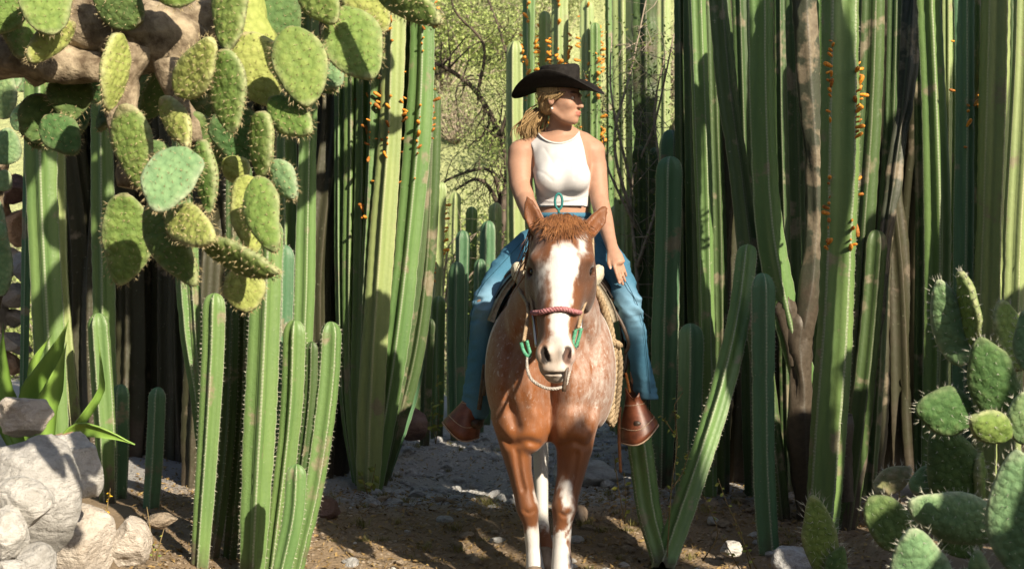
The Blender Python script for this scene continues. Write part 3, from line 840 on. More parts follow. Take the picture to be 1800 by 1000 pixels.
def _tuft(mb, q, nn, u, v, r, white, ln, k):
    s0 = .0024 if not white else .0020
    mb.add([q+u*s0-nn*.002, q-u*s0*.5+v*s0*.87-nn*.002, q-u*s0*.5-v*s0*.87-nn*.002, q+nn*.0035], [(0, 1, 3), (1, 2, 3), (2, 0, 3)])
    for _ in range(k):
        e = nn+(u*r.normal()+v*r.normal())*.55; e /= np.linalg.norm(e)
        sd = np.cross(e, r.normal(size=3)); sd *= (.0009 if not white else .0009)/np.linalg.norm(sd)
        mb.add([q-sd, q+sd, q+e*ln*r.uniform(.6, 1.35)], [(0, 1, 2)])
def limb(root, pts, rads, d, mat=None, name='limb', seed=0, n=16):
    """woody limb: photo pixels, radius in pixels"""
    dd = np.linspace(d[0], d[1], len(pts)) if isinstance(d, (list, tuple)) else [d]*len(pts)
    P = [W(a, b, c) for (a, b), c in zip(pts, dd)]
    v, f = tube(P, [S(x, c) for x, c in zip(rads, dd)], n, .03)
    nn = vnoise(v, 7, seed)*.016+vnoise(v, 22, seed+1)*.008+vnoise(v, 50, seed+3)*.004
    ctr = np.repeat(v.reshape(-1, n, 3).mean(1), n, 0)
    dv = v-ctr; dv /= np.linalg.norm(dv, axis=1)[:, None]+1e-9
    return wpart(name, v+dv*nn[:, None], f, mat or M_cork, root)
pl = empty('prickly_pear', W(-330, 1150, 5.4), 'old prickly pear tree hanging its corky limbs and pads over the left of the path', 'cactus')
limb(pl, [(-330,1160),(-320,700),(-260,350),(-140,120),(-40,40)], [80,75,70,62,52], [5.5, 5.25], name='trunk', seed=1)
limb(pl, [(-80,60),(0,95),(60,100),(120,110),(180,120)], [50,46,42,34,22], [5.25, 5.2], seed=2)
limb(pl, [(-60,-40),(80,10),(180,35),(280,70),(350,95)], [64,58,62,66,40], [5.25, 5.25], seed=3)
limb(pl, [(330,60),(400,10),(470,-60),(520,-140)], [44,36,34,30], [5.3, 5.4], seed=4)
limb(pl, [(230,80),(215,150),(222,210),(235,260),(225,330)], [34,30,30,26,16], [5.15, 5.1], seed=5)
limb(pl, [(300,110),(310,170),(330,210),(345,250)], [26,20,18,12], [5.15, 5.1], seed=6)
limb(pl, [(20,-10),(40,60),(60,120),(70,140)], [34,30,26,18], [5.35, 5.45], seed=8)
limb(pl, [(420,-80),(425,10),(445,90),(462,150)], [34,36,38,40], [5.1, 5.0], mat=M_pady, seed=7)
PADS = [  # base, tip, width px, depth, yaw, material, tip depth offset, scar
 ((92,-50),(92,64),96,4.9,.2,M_pad,-.05,.3), ((128,40),(48,108),62,5.0,.9,M_pady,-.1,.2), ((208,60),(189,195),78,4.85,1.2,M_pady,0,.05),
 ((308,-70),(312,16),112,4.95,0,M_pad,0,0), ((402,-70),(400,90),84,4.8,-.55,M_pad,-.05,0), ((316,168),(372,66),76,4.75,.25,M_pady,-.1,.1),
 ((398,88),(412,236),84,4.7,-.6,M_pad,0,0), ((508,52),(543,190),96,4.75,.1,M_pad,-.05,0), ((602,18),(652,142),108,4.8,.15,M_pad,-.05,0),
 ((530,-40),(592,40),72,4.75,-.3,M_pad,-.05,0), ((618,-50),(676,58),84,4.95,0,M_pady,0,0), ((655,-40),(776,40),74,4.6,-.5,M_pad,-.2,.25),
 ((424,60),(478,186),100,4.95,.1,M_pady,0,.15), ((478,176),(546,236),70,4.8,.1,M_pad,-.1,.1), ((466,-20),(516,74),78,5.15,.2,M_padd,0,0),
 ((398,186),(432,292),90,4.95,.2,M_padd,.05,0), ((456,196),(460,314),66,4.75,-.8,M_pad,0,.1), ((288,176),(332,258),58,4.85,-.5,M_pady,-.1,.5),
 ((214,186),(252,336),80,4.95,-.35,M_pad,0,.45), ((334,266),(274,374),98,4.55,-.1,M_padb,-.12,.05), ((356,246),(370,378),58,4.7,-.75,M_pad,0,.1),
 ((218,340),(210,502),90,4.9,.1,M_pad,.05,.1), ((256,366),(342,500),80,4.7,-.3,M_pad,-.15,.1), ((296,378),(374,420),70,4.6,.2,M_pady,-.2,.2),
 ((358,428),(489,482),64,4.55,-.6,M_pad,-.15,.1), ((430,466),(435,549),74,4.75,0,M_pady,-.02,0), ((452,312),(482,440),70,4.6,-.2,M_pad,-.1,.1),
 ((432,308),(448,448),70,4.75,.3,M_pady,0,0), ((482,284),(521,350),46,4.75,-.3,M_padb,-.05,.2), ((398,280),(430,324),46,4.95,0,M_pady,0,0),
 ((128,126),(124,216),78,5.3,.2,M_padd,0,0), ((82,206),(136,268),64,5.25,.2,M_padd,-.05,.1), ((52,200),(74,262),52,5.4,0,M_padd,0,0),
 ((16,10),(40,104),70,5.1,.9,M_pad,0,.5), ((490,110),(470,60),60,5.2,.4,M_padd,0,.1),
 ((250,250),(300,330),70,5.1,.3,M_padd,.05,.2), ((330,200),(390,300),66,5.1,.1,M_padd,.1,0), ((560,150),(600,110),56,5.05,.3,M_padb,0,0),
 ((250,40),(160,-30),80,5.05,.3,M_padd,0,.1), ((300,120),(250,210),54,5.2,.4,M_padd,.1,.3), ((30,-40),(-30,60),80,5.0,.2,M_pad,0,.2),
]
for i, (b, t, wd, d, yw, mt, dt, scv) in enumerate(PADS):
    pad(pl, b, t, wd, d, yw, mt, dt=dt, seed=i*3+1, scar=scv, splen=.012)
# unseen limbs and pads added above the frame to shade the hollow
limb(pl, [(350,20),(460,-140),(560,-260),(640,-330)], [44,40,34,24], [5.5, 6.8], seed=9)
limb(pl, [(200,20),(260,-180),(330,-320),(420,-420)], [44,40,34,24], [5.5, 7.0], seed=10)
for i in range(150):
    d = random.uniform(6.6, 8.0); x = random.uniform(-1.3, -.05); z = random.uniform(1.52+.165*d, 4.0)
    px = CX+x*F/d; py = CY+(CH-z)*F/d
    an = random.uniform(0, 6.28); ln = random.uniform(90, 140)
    pad(pl, (px, py), (px+ln*math.cos(an), py-abs(ln*math.sin(an))*.8), random.uniform(90, 120), d, random.uniform(-1, 1), M_pad, dt=random.uniform(-.2, .2), seed=300+i, bare=True)
# dark pads behind the hanging ones, shade put into their colour
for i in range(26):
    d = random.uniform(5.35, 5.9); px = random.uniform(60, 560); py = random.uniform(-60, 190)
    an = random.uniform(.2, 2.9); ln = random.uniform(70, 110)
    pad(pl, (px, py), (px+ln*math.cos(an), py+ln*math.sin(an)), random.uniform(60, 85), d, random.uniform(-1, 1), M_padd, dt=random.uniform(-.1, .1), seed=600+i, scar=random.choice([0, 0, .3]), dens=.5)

pr = empty('prickly_pear', W(1720, 1130, 5.2), 'green prickly pear with long white spines filling the lower right corner', 'cactus')
PADR = [
 ((1692,642),(1648,490),64,5.0,.35,M_padb,0,.0), ((1716,604),(1690,474),66,4.95,1.35,M_pad,0,0), ((1772,738),(1722,594),88,4.85,.15,M_padd,-.05,0),
 ((1796,650),(1756,528),76,5.1,-.5,M_pad,0,0), ((1822,660),(1802,545),70,4.9,.3,M_padb,0,0), ((1712,728),(1610,716),88,4.9,.1,M_padd,-.05,0),
 ((1772,762),(1704,738),62,4.7,.2,M_pad,-.1,0), ((1690,900),(1650,748),104,5.1,.1,M_padd,0,0), ((1812,1020),(1784,790),116,4.3,.15,M_padb,-.05,0),
 ((1765,935),(1596,886),92,4.6,.1,M_padb,-.1,0), ((1650,1060),(1598,928),108,4.35,-.1,M_padb,-.05,0), ((1600,960),(1528,872),84,4.9,0,M_padd,0,0),
 ((1726,1060),(1716,964),40,4.3,.5,M_padb,0,0), ((1806,780),(1798,690),60,4.7,.3,M_padb,0,0), ((1720,790),(1722,900),44,5.1,1.1,M_pad,0,0),
 ((1700,980),(1680,880),80,5.0,.2,M_padd,0,0), ((1610,870),(1632,818),44,5.15,.4,M_padb,0,.5), ((1540,868),(1600,822),46,5.2,.5,M_pad,0,.9),
 ((1830,900),(1850,780),90,4.8,0,M_padb,0,0), ((1720,1150),(1700,1000),110,4.9,.1,M_padd,0,0), ((1800,1150),(1800,1010),110,4.7,.1,M_padd,0,0)]
for i, (b, t, wd, d, yw, mt, dt, scv) in enumerate(PADR):
    pad(pr, b, t, wd, d, yw, mt, dt=dt, seed=700+i*3, scar=scv, white=True, splen=.014, dens=.5)
ps = empty('prickly_pear', W(1446, 1015, 6.6), 'small lone prickly pear seedling with one lit pad beside the right wall', 'cactus')
pad(ps, (1452,1012), (1428,870), 62, 6.6, .1, M_pad, seed=811, white=True, splen=.03, dens=.6)
pad(ps, (1466,1030), (1480,960), 40, 6.55, .3, M_padd, seed=812, white=True, splen=.03, dens=.6)
pf = empty('prickly_pear', W(-40, 640, 9.4), 'bluish prickly pear at far left behind the thin dark column', 'cactus')
PADF = [((0,210),(10,120),60,9.2,.2), ((30,230),(40,180),40,9.1,.3), ((5,290),(15,225),56,9.0,0), ((-20,200),(-15,110),60,9.3,0), ((0,335),(14,300),44,9.0,.4), ((0,165),(36,120),44,9.35,.3), ((-10,420),(4,390),36,9.0,.2), ((0,520),(-20,330),60,9.2,.2), ((10,150),(20,95),50,9.5,.6), ((30,160),(60,90),46,9.5,.1)]
for i, (b, t, wd, d, yw) in enumerate(PADF):
    pad(pf, b, t, wd, d, yw, M_padb, seed=850+i, dens=.35)
limb(pf, [(-40,660),(-20,520),(-10,380),(0,280)], [24,20,16,12], 9.3, seed=12)

# ---------------------------------------------------------------- agave, weeds, rocks
M_leaf = simple('agave_leaf', (.11, .22, .035), (.20, .33, .06), 8, .45, .4, (1, 1, .2), bump=.15)
M_weed = simple('weed_leaf', (.10, .16, .03), (.30, .30, .07), 25, .7, .2, bump=0)
M_stem = simple('weed_stem', (.12, .09, .04), (.24, .18, .09), 30, .8, .1, bump=0)
M_flower = simple('yellow_flower', (.55, .32, .02), (.75, .52, .06), 60, .7, .2, bump=0)
def blade(root, pts, wpx, d):
    dd = np.linspace(d[0], d[1], len(pts)) if isinstance(d, (tuple, list)) else [d]*len(pts)
    P = catmull([W(a, b, c) for (a, b), c in zip(pts, dd)], .03)
    n = len(P); t = np.linspace(0, 1, n)
    w_ = S(wpx/2, dd[0])*np.sin(math.pi*np.clip(t*.80+.2, 0, 1))**.8*(1-t**4)
    T, U, Vv = frames(P, (1, .3, 0))
    cols = np.linspace(-1, 1, 7)
    v = np.concatenate([(P[:, None]+cols[None, :, None]*w_[:, None, None]*U[:, None]+(np.abs(cols)**2*.45*s)[None, :, None]*w_[:, None, None]*Vv[:, None]-Vv[:, None]*off).reshape(-1, 3) for s, off in ((-1, 0), (-1, .008))])
    f = []
    for i in range(n-1):
        for j in range(6):
            a = i*7+j
            f += [(a, a+1, a+8, a+7), (a+7*n, a+7+7*n, a+8+7*n, a+1+7*n)]
    for i in range(n-1):
        for j in (0, 6):
            a = i*7+j
            f.append((a, a+7, a+7+7*n, a+7*n))
    wpart('leaf', v, f, M_leaf, root)
ag = empty('agave', W(70, 790, 6.4), 'bright green agave with long pointed leaves behind the white boulders', 'plant')
for pts, wd, d in [([(70,790),(62,700),(85,650),(122,560)], 58, 6.3), ([(80,790),(80,720),(95,680),(118,600)], 40, 6.25), ([(60,790),(66,690),(60,640),(92,585)], 34, 6.5),
                   ([(100,790),(140,752),(190,760),(238,780)], 30, 6.1), ([(40,790),(10,700),(4,640),(6,565)], 34, 6.4), ([(30,780),(0,690),(-20,650),(-40,600)], 50, 6.5), ([(96,800),(170,700),(178,660),(172,590)], 16, 6.8)]:
    blade(ag, pts, wd, d)

def rock_mat(name, c1, c2, c3):
    m = NT(name); v = m.obj(); n = m.noise(v, 4, 6, .65); nf = m.noise(v, 38, 5, .7)
    col = m.mix(m.ramp(n, [(.35, (0, 0, 0)), (.65, (1, 1, 1))]), c1, c2)
    col = m.mix(m.math('MULTIPLY', m.ramp(nf, [(.45, (0, 0, 0)), (.75, (1, 1, 1))]), .5), col, c3)
    ns = m.noise(m.obj((1, 1, 2.5)), 13, 6, .7, .8)
    col = m.mix(m.math('MULTIPLY', m.ramp(ns, [(.5, (0, 0, 0)), (.66, (1, 1, 1))]), .45), col, c3)
    m.bump(m.math('ADD', m.math('ADD', nf, n), ns), .8, .03)
    return m.done(col, .9, .15)
M_rw = rock_mat('white_rock', (.44, .43, .41), (.64, .63, .60), (.24, .22, .18))
M_rg = rock_mat('grey_rock', (.34, .335, .32), (.53, .52, .50), (.19, .18, .16))
M_rc = rock_mat('cream_rock', (.46, .41, .35), (.62, .57, .51), (.26, .21, .16))
M_ro = rock_mat('rusty_rock', (.45, .26, .14), (.55, .40, .28), (.30, .18, .10))
M_rr = rock_mat('reddish_rock', (.16, .10, .085), (.26, .17, .14), (.10, .07, .06))
M_peb = rock_mat('pebble', (.22, .17, .12), (.42, .35, .27), (.12, .09, .06))
M_pbl = rock_mat('path_pebble', (.32, .33, .33), (.56, .57, .58), (.20, .18, .16))
def rock_shape(seed, sub=3, sharp=.5):
    v, f = icosphere(sub); r = np.random.default_rng(seed)
    for _ in range(11):                       # planar facets knock the ball into a stone
        d = r.normal(size=3); d /= np.linalg.norm(d); c = r.uniform(.62, .9)
        h = v@d-c; v = v-np.clip(h, 0, None)[:, None]*d*(sharp+.35)
    v = v*(1+.08*vnoise(v, .9, seed)[:, None]+.03*vnoise(v, 2.6, seed+1)[:, None]+.012*vnoise(v, 7, seed+2)[:, None])
    return v, f
def rock(px, py, wpx, hpx, d, label, mat, seed, depth=None, rot=0., group=None, sharp=.5, name='boulder', cat='rock'):
    v, f = rock_shape(seed, 4, sharp)
    v = v/np.abs(v).max(0)
    c, s = math.cos(rot), math.sin(rot)
    v = v@np.array([[c, 0, s], [0, 1, 0], [-s, 0, c]])
    v = v*np.array([S(wpx/2, d), depth or S((wpx+hpx)/4, d), S(hpx/2, d)])+W(px, py, d)
    return wthing(name, v, f, mat, label, cat, group)
BG = 'boulders heaped in the lower left corner'
rock(38,734,116,74,5.72,'pinkish grey boulder on top of the heap at left', M_rc, 1, group=BG, sharp=.7)
rock(62,868,190,245,5.6,'largest grey rounded boulder in the middle of the heap', M_rg, 2, group=BG, sharp=.3)
rock(132,825,105,145,5.95,'white angular boulder with a ragged edge beside the largest one', M_rw, 3, group=BG, rot=.3, sharp=.8)
rock(112,778,70,40,6.05,'small rusty orange boulder wedged under the white angular one', M_ro, 4, group=BG, sharp=.7)
rock(38,888,118,100,5.2,'white boulder bulging in front of the largest grey one', M_rw, 5, group=BG, sharp=.5, rot=-.3)
rock(140,958,130,160,6.2,'cream boulder at the foot of the heap under the largest one', M_rc, 6, group=BG, sharp=.5)
rock(222,956,88,96,6.3,'squarish cream boulder at the right end of the heap', M_rc, 7, group=BG, sharp=.9)
rock(12,945,75,115,5.1,'smooth pale boulder cut by the left edge of the picture', M_rw, 8, group=BG, sharp=.4)
rock(62,992,75,80,5.1,'small grey boulder at the bottom of the heap', M_rg, 9, group=BG, sharp=.5)
rock(15,1010,70,60,5.0,'small pale boulder in the very corner of the heap', M_rw, 10, group=BG, sharp=.5)
rock(-60,900,170,260,5.7,'tall grey boulder just left of the heap', M_rg, 12, group=BG)
rock(60,1060,260,120,5.5,'broad grey boulder under the heap', M_rg, 13, group=BG)
rock(722,745,70,62,10.6,'reddish pointed stone at the foot of the fan', M_rr, 14, sharp=.9)
rock(575,892,52,44,8.1,'reddish grey stone under the fan beside the front clump', M_rr, 15, sharp=.8)
rock(1030,828,130,52,9.4,'flat grey slab of stone lying behind the horse', M_pbl, 16, sharp=.9, depth=.35)
rock(1230,850,60,70,9.3,'pale grey stone block between the stems of the V cactus', M_pbl, 17, sharp=.9)
rock(1400,985,90,50,7.2,'bluish grey stone beside the lone prickly pear', M_pbl, 18, sharp=.7)
rock(1285,965,40,30,7.4,'small white stone right of the V cactus', M_rw, 19, sharp=.7)
rock(285,915,56,30,7.0,'small ochre clod of stone right of the heap', M_peb, 20, sharp=.7)
SG = 'sunlit stones stacked at far left'
for i, (px, py, wd, h) in enumerate([(18,330,70,60),(30,400,60,70),(8,460,60,60),(34,470,44,56),(20,520,60,46),(24,560,56,36),(14,600,70,34),(36,610,46,30),(-10,380,60,90),(-14,540,60,120),(10,640,70,50)]):
    rock(px, py, wd, h, 10.2+.05*(i % 3), ['topmost dark mottled stone of the sunlit stack','brown slanting stone in the sunlit stack','pale stone at the left of the sunlit stack','grey stone touching the thin dark column','cream squared stone low in the sunlit stack','cream flat stone near the foot of the sunlit stack','tan slab at the foot of the sunlit stack','dark small stone at the foot of the sunlit stack','tall stone at the left edge of the sunlit stack','tall pale stone at the left edge under the stack','lowest brown stone under the sunlit stack'][i], [M_rr, M_ro, M_rc, M_rg, M_rc, M_rc, M_rc, M_rg, M_ro, M_rc, M_ro][i], 40+i, group=SG, sharp=.7)

peb_me = []
for i in range(10):
    v, f = rock_shape(200+i, 1, .6); peb_me.append((v*np.array([1, .8, .55]), f))
PM = [[mk_mesh('pebble', v, f, mt, smooth=False) for v, f in peb_me] for mt in (M_peb, M_pbl, M_rw)]
def gnd(x, y): return float(gfine(np.array([[x]]), np.array([[y]]))[0, 0])
used = 0
def pebble(x, y, s, mi, label, group):
    o = link('pebble', PM[mi][random.randrange(10)]); o.location = (x, y, gnd(x, y)+s*.12)
    o.rotation_euler = (random.uniform(-.3, .3), random.uniform(-.3, .3), random.uniform(0, 6.28)); o.scale = (s, s, s)
    return tag(o, label, 'stone', group)
for i in range(150):
    d = random.uniform(8.7, 11.4); px = random.uniform(650, 1130)
    pebble((px-CX)*d/F, d, random.uniform(.02, .062), 1, 'flat grey stone bedded in the shaded path behind the horse', 'grey stones of the shaded path')
for i in range(60):
    d = random.uniform(6.95, 8.8); px = random.uniform(560, 1420)
    pebble((px-CX)*d/F, d, random.uniform(.028, .055), random.choice([0, 0, 0, 1]), 'fist-sized tan stone lying on the soil in front of the path', 'fist-sized stones on the soil')
for i in range(85):
    d = random.uniform(6.9, 8.7); px = random.choice([random.uniform(540, 900), random.uniform(990, 1180), random.uniform(1180, 1420)])
    pebble((px-CX)*d/F, d, random.uniform(.010, .030), 0 if random.random() < .8 else 2, 'small tan stone lying in the litter around the hooves', 'tan stones in the litter')
# smaller gravel and litter nobody could count
for lab, mt, n_, rng_ in (('fine grey gravel scattered over the shaded path', M_pbl, 3400, (8.5, 12.2, 560, 1250, .007, .022)), ('fine tan gravel in the soil around the hooves', M_peb, 4800, (6.2, 9.0, 240, 1500, .004, .015))):
    mb = MB()
    for i in range(n_):
        d = random.uniform(rng_[0], rng_[1]); px = random.uniform(rng_[2], rng_[3]); s = random.uniform(rng_[4], rng_[5])
        v, f = peb_me[i % 10]; a = random.uniform(0, 6.28); x = (px-CX)*d/F
        R = np.array([[math.cos(a), -math.sin(a), 0], [math.sin(a), math.cos(a), 0], [0, 0, 1]])
        mb.add(v@R.T*s+np.array([x, d, 0]), f)
    V = mb.V(); V[:, 2] += gfine(V[:, :1], V[:, 1:2])[:, 0]
    o = link('gravel', mk_mesh('gravel', V, np.array(mb.f), mt, smooth=False)); tag(o, lab, 'gravel', kind='stuff')
M_lit = NT('litter'); _v = M_lit.obj(); _n = M_lit.noise(_v, 30, 3, .6)
M_lit.b.inputs['Roughness'].default_value = .8
M_litter = M_lit.done(M_lit.ramp(_n, [(.3, (.07, .045, .02)), (.5, (.24, .16, .07)), (.62, (.36, .26, .11)), (.75, (.14, .15, .05))]), .8, .15)
mb = MB()
for i in range(14000):
    d = random.uniform(6.0, 9.2) if i < 11500 else random.uniform(9.2, 11.5); px = random.uniform(230, 1560)
    x = (px-CX)*d/F
    a = random.uniform(0, 6.28); ln = random.uniform(.010, .042); wd = ln*random.uniform(.12, .5)
    u = np.array([math.cos(a), math.sin(a), random.uniform(-.3, .7)]); v_ = np.array([-math.sin(a), math.cos(a), random.uniform(-.5, .5)])
    q = np.array([x, d, random.uniform(.002, .012)])
    mb.add([q-u*ln*.5, q+v_*wd*.5+np.array([0, 0, .003]), q+u*ln*.5, q-v_*wd*.5], [(0, 1, 2, 3)])
V = mb.V(); V[:, 2] += gfine(V[:, :1], V[:, 1:2])[:, 0]
o = link('leaf_litter', mk_mesh('leaf_litter', V, np.array(mb.f), M_litter, smooth=False)); tag(o, 'dry leaf litter over the soil', 'leaf litter', kind='stuff')
# grass tufts
M_grass = simple('dry_grass', (.10, .12, .03), (.30, .25, .10), 12, .7, .2, bump=0, lo=.3, hi=.7)
def tuft_mesh(seed, n=34, h=.09):
    r = np.random.default_rng(seed); mb = MB()
    for i in range(n):
        a = r.uniform(0, 6.28); le = r.uniform(.5, 1)*h; tilt = r.uniform(.1, 1.0)
        b = np.array([r.normal(0, .02), r.normal(0, .02), -.01]); dr = np.array([math.cos(a)*tilt, math.sin(a)*tilt, 1]); dr /= np.linalg.norm(dr)
        sd = np.array([-math.sin(a), math.cos(a), 0])*.0022
        mb.add([b-sd, b+sd, b+dr*le*.6+sd*.7, b+dr*le*.6-sd*.7, b+dr*le+np.array([math.cos(a), math.sin(a), -.3])*le*.15], [(0, 1, 2, 3), (3, 2, 4)])
    return mk_mesh('grass_tuft', mb.V(), mb.f, M_grass, smooth=False)
TM = [tuft_mesh(60+i, 30+6*i, .06+.012*i) for i in range(4)]
for i in range(110):
    d = random.uniform(6.9, 9.0) if i < 70 else random.uniform(9.2, 11.4)
    px = random.choice([random.uniform(560, 880), random.uniform(1010, 1190), random.uniform(1150, 1450)])
    x = (px-CX)*d/F; o = link('grass_tuft', TM[i % 4]); o.location = (x, d, gnd(x, d)); o.rotation_euler = (0, 0, random.uniform(0, 6.28)); s = random.uniform(.4, 1.1); o.scale = (s, s, s*random.uniform(.6, 1.1))
    tag(o, 'small tuft of drying grass on the path', 'grass', 'grass tufts along the path')
def weed(pts_list, d, label, nleaf=7, seed=0, flower=False, lf=.022):
    r = np.random.default_rng(seed)
    b = pts_list[0][0]; root = empty('weed', W(b[0], b[1], d), label, 'plant')
    for pts in pts_list:
        P = [W(a, c, d+.05*math.sin(a)) for a, c in pts]
        v, f = tube(P, np.linspace(.0035, .0015, len(P)), 5, .04); wpart('stem', v, f, M_stem, root)
        CP = catmull(P, .02)
        mb = MB()
        for i in range(nleaf):
            q = CP[int(len(CP)*r.uniform(.25, 1))-1]; e = r.normal(size=3); e[2] *= .5; e /= np.linalg.norm(e)
            s_ = np.cross(e, r.normal(size=3)); s_ /= np.linalg.norm(s_); l_ = lf*r.uniform(.6, 1.4)
            n_ = np.cross(e, s_)
            mb.add([q, q+e*l_*.5+s_*l_*.32+n_*l_*.08, q+e*l_, q+e*l_*.5-s_*l_*.32+n_*l_*.08, q+e*l_*.5-n_*l_*.05], [(0, 4, 1), (1, 4, 2), (2, 4, 3), (3, 4, 0)])
        lv = wpart('leaves', mb.V(), mb.f, M_flower if flower else M_weed, root, smooth=False); lv['kind'] = 'stuff'
weed([[(1172,990),(1180,860),(1190,780),(1186,710),(1200,690)], [(1180,860),(1200,830),(1212,790)], [(1190,770),(1170,740),(1160,730)]], 7.25, 'leggy weed with small leaves right of the bright stirrup', 14, 1)
weed([[(1320,1000),(1300,930),(1280,890),(1262,840)], [(1330,1000),(1310,960),(1296,930),(1290,915)]], 7.0, 'dry leaning weed with a yellowing leaf right of the V cactus', 9, 2)
weed([[(1235,985),(1262,940),(1250,900),(1238,872)], [(1300,1000),(1262,930)]], 7.1, 'thin straw-coloured weed at the foot of the leaning V stem', 6, 3)
weed([[(1098,920),(1086,850),(1080,800)], [(1098,920),(1100,870),(1096,830)]], 7.4, 'dry weed with a yellow leaf hanging below the saddle strings', 7, 4, lf=.03)
weed([[(186,905),(190,880),(194,858)]], 6.3, 'tiny plant with a yellow flower spike beside the white angular boulder', 22, 5, True, .012)
weed([[(766,780),(772,720),(768,660)], [(766,780),(760,740),(762,700)]], 10.8, 'yellow-green weed lit low in the gap beside the fan', 16, 6, False, .04)
weed([[(650,868),(656,840),(660,815)], [(646,868),(640,850),(634,830)]], 8.6, 'fresh green sprout at the foot of the fan', 6, 7, False, .05)
weed([[(270,985),(264,930),(258,890)], [(274,985),(282,950),(288,930)]], 6.6, 'dry straw sprig between the cream boulder and the front clump', 4, 8)
weed([[(1585,900),(1580,860),(1590,820)]], 6.0, 'dry sprig behind the prickly pear pads at lower right', 4, 9)

# ---------------------------------------------------------------- trees and scrub beyond
M_bark = simple('bark', (.045, .035, .028), (.14, .11, .085), 30, .9, .1, (1, 1, .3), bump=.5)
M_twig = simple('twig', (.22, .18, .14), (.42, .36, .28), 30, .9, .1, bump=0)
def leaf_mat(name, a, b, c):
    m = NT(name); n = m.noise(m.obj(), 9, 3, .7)
    col = m.ramp(n, [(.3, a), (.5, b), (.7, c)])
    tr = m.n('BsdfTranslucent'); m.l(col, tr.inputs[0])
    mx = m.n('MixShader'); mx.inputs[0].default_value = .3
    m.done(col, .7, .15)
    m.l(m.b.outputs[0], mx.inputs[1]); m.l(tr.outputs[0], mx.inputs[2])
    m.l(mx.outputs[0], m.t.nodes['Material Output'].inputs[0]); return m.m
M_scr = leaf_mat('scrub_leaf', (.18, .27, .07), (.34, .42, .14), (.48, .53, .23))
M_scr2 = leaf_mat('scrub_leaf_grey', (.26, .32, .13), (.42, .48, .23), (.56, .59, .33))
M_fine = leaf_mat('fine_leaf', (.07, .13, .03), (.16, .22, .06), (.26, .28, .09))
def scrub_mesh(seed, mats, R=1.0, H=1.3, nb=30, nl=5200):
    r = np.random.default_rng(seed); tw = MB(); lf = MB(); ends = []
    for i in range(nb):
        a = r.uniform(0, 6.28); el = r.uniform(.15, 1.4)
        e = np.array([math.cos(a)*math.cos(el)*R, math.sin(a)*math.cos(el)*R, math.sin(el)*H])*r.uniform(.6, 1.05)
        mid = e*.5+r.normal(0, .12, 3)+np.array([0, 0, .08])
        v, f = tube([(0, 0, -.1), mid, e], [.022, .012, .004], 4, .25); tw.add(v, f)
        for t in r.uniform(.35, 1, 6):
            p = mid*(1-t)+e*t
            q = p+r.normal(0, .2, 3); ends += [q, (p+q)/2]
            v, f = tube([p, (p+q)/2+r.normal(0, .03, 3), q], [.006, .005, .003], 3, .3); tw.add(v, f)
    ends = np.array(ends)
    for i in range(nl):
        c = ends[r.integers(len(ends))]+r.normal(0, .085, 3)
        u = r.normal(size=3); u /= np.linalg.norm(u); s_ = np.cross(u, r.normal(size=3)); s_ /= np.linalg.norm(s_); l_ = r.uniform(.014, .036)
        lf.add([c-u*l_, c+s_*l_*.55, c+u*l_, c-s_*l_*.55], [(0, 1, 2, 3)])
    return mk_mesh('twigs', tw.V(), tw.f, mats[0]), mk_mesh('leaves', lf.V(), np.array(lf.f), mats[1], smooth=False)
SM = [scrub_mesh(500, (M_twig, M_scr)), scrub_mesh(501, (M_twig, M_scr2), 1.1, 1.0), scrub_mesh(502, (M_bark, M_scr), .9, 1.5, 30, 6000), scrub_mesh(503, (M_twig, M_scr2), 1., 1.4, 56, 2400)]
SLAB = ['yellow-green scrub bush on the sunlit hillside', 'greyish dry scrub bush on the sunlit hillside', 'taller leafy scrub bush on the sunlit hillside', 'bare twiggy scrub bush on the sunlit hillside']
SGRP = ['yellow-green scrub bushes', 'greyish scrub bushes', 'taller leafy scrub bushes', 'bare twiggy scrub bushes']
def scrub(x, y, s, k):
    root = empty('scrub_bush', (x, y, float(hz(np.array(x), np.array(y))) if y > 15 else float(gz(x, y))), SLAB[k], 'bush', SGRP[k])
    a = random.uniform(0, 6.28)
    for nm, me in zip(('twigs', 'leaves'), SM[k]):
        o = link(nm, me, root); o.scale = (s, s, s); o.rotation_euler = (0, 0, a); o['kind'] = 'stuff'
random.seed(21)
for i in range(95):
    y = 15.2+22*random.random()**1.3
    px = random.uniform(690, 1240) if i < 80 else random.uniform(-150, 250)
    scrub((px-CX)*y/F, y, random.uniform(.5, 1.0)*(.8+y*.018), random.choice([0, 0, 1, 1, 2, 3]))
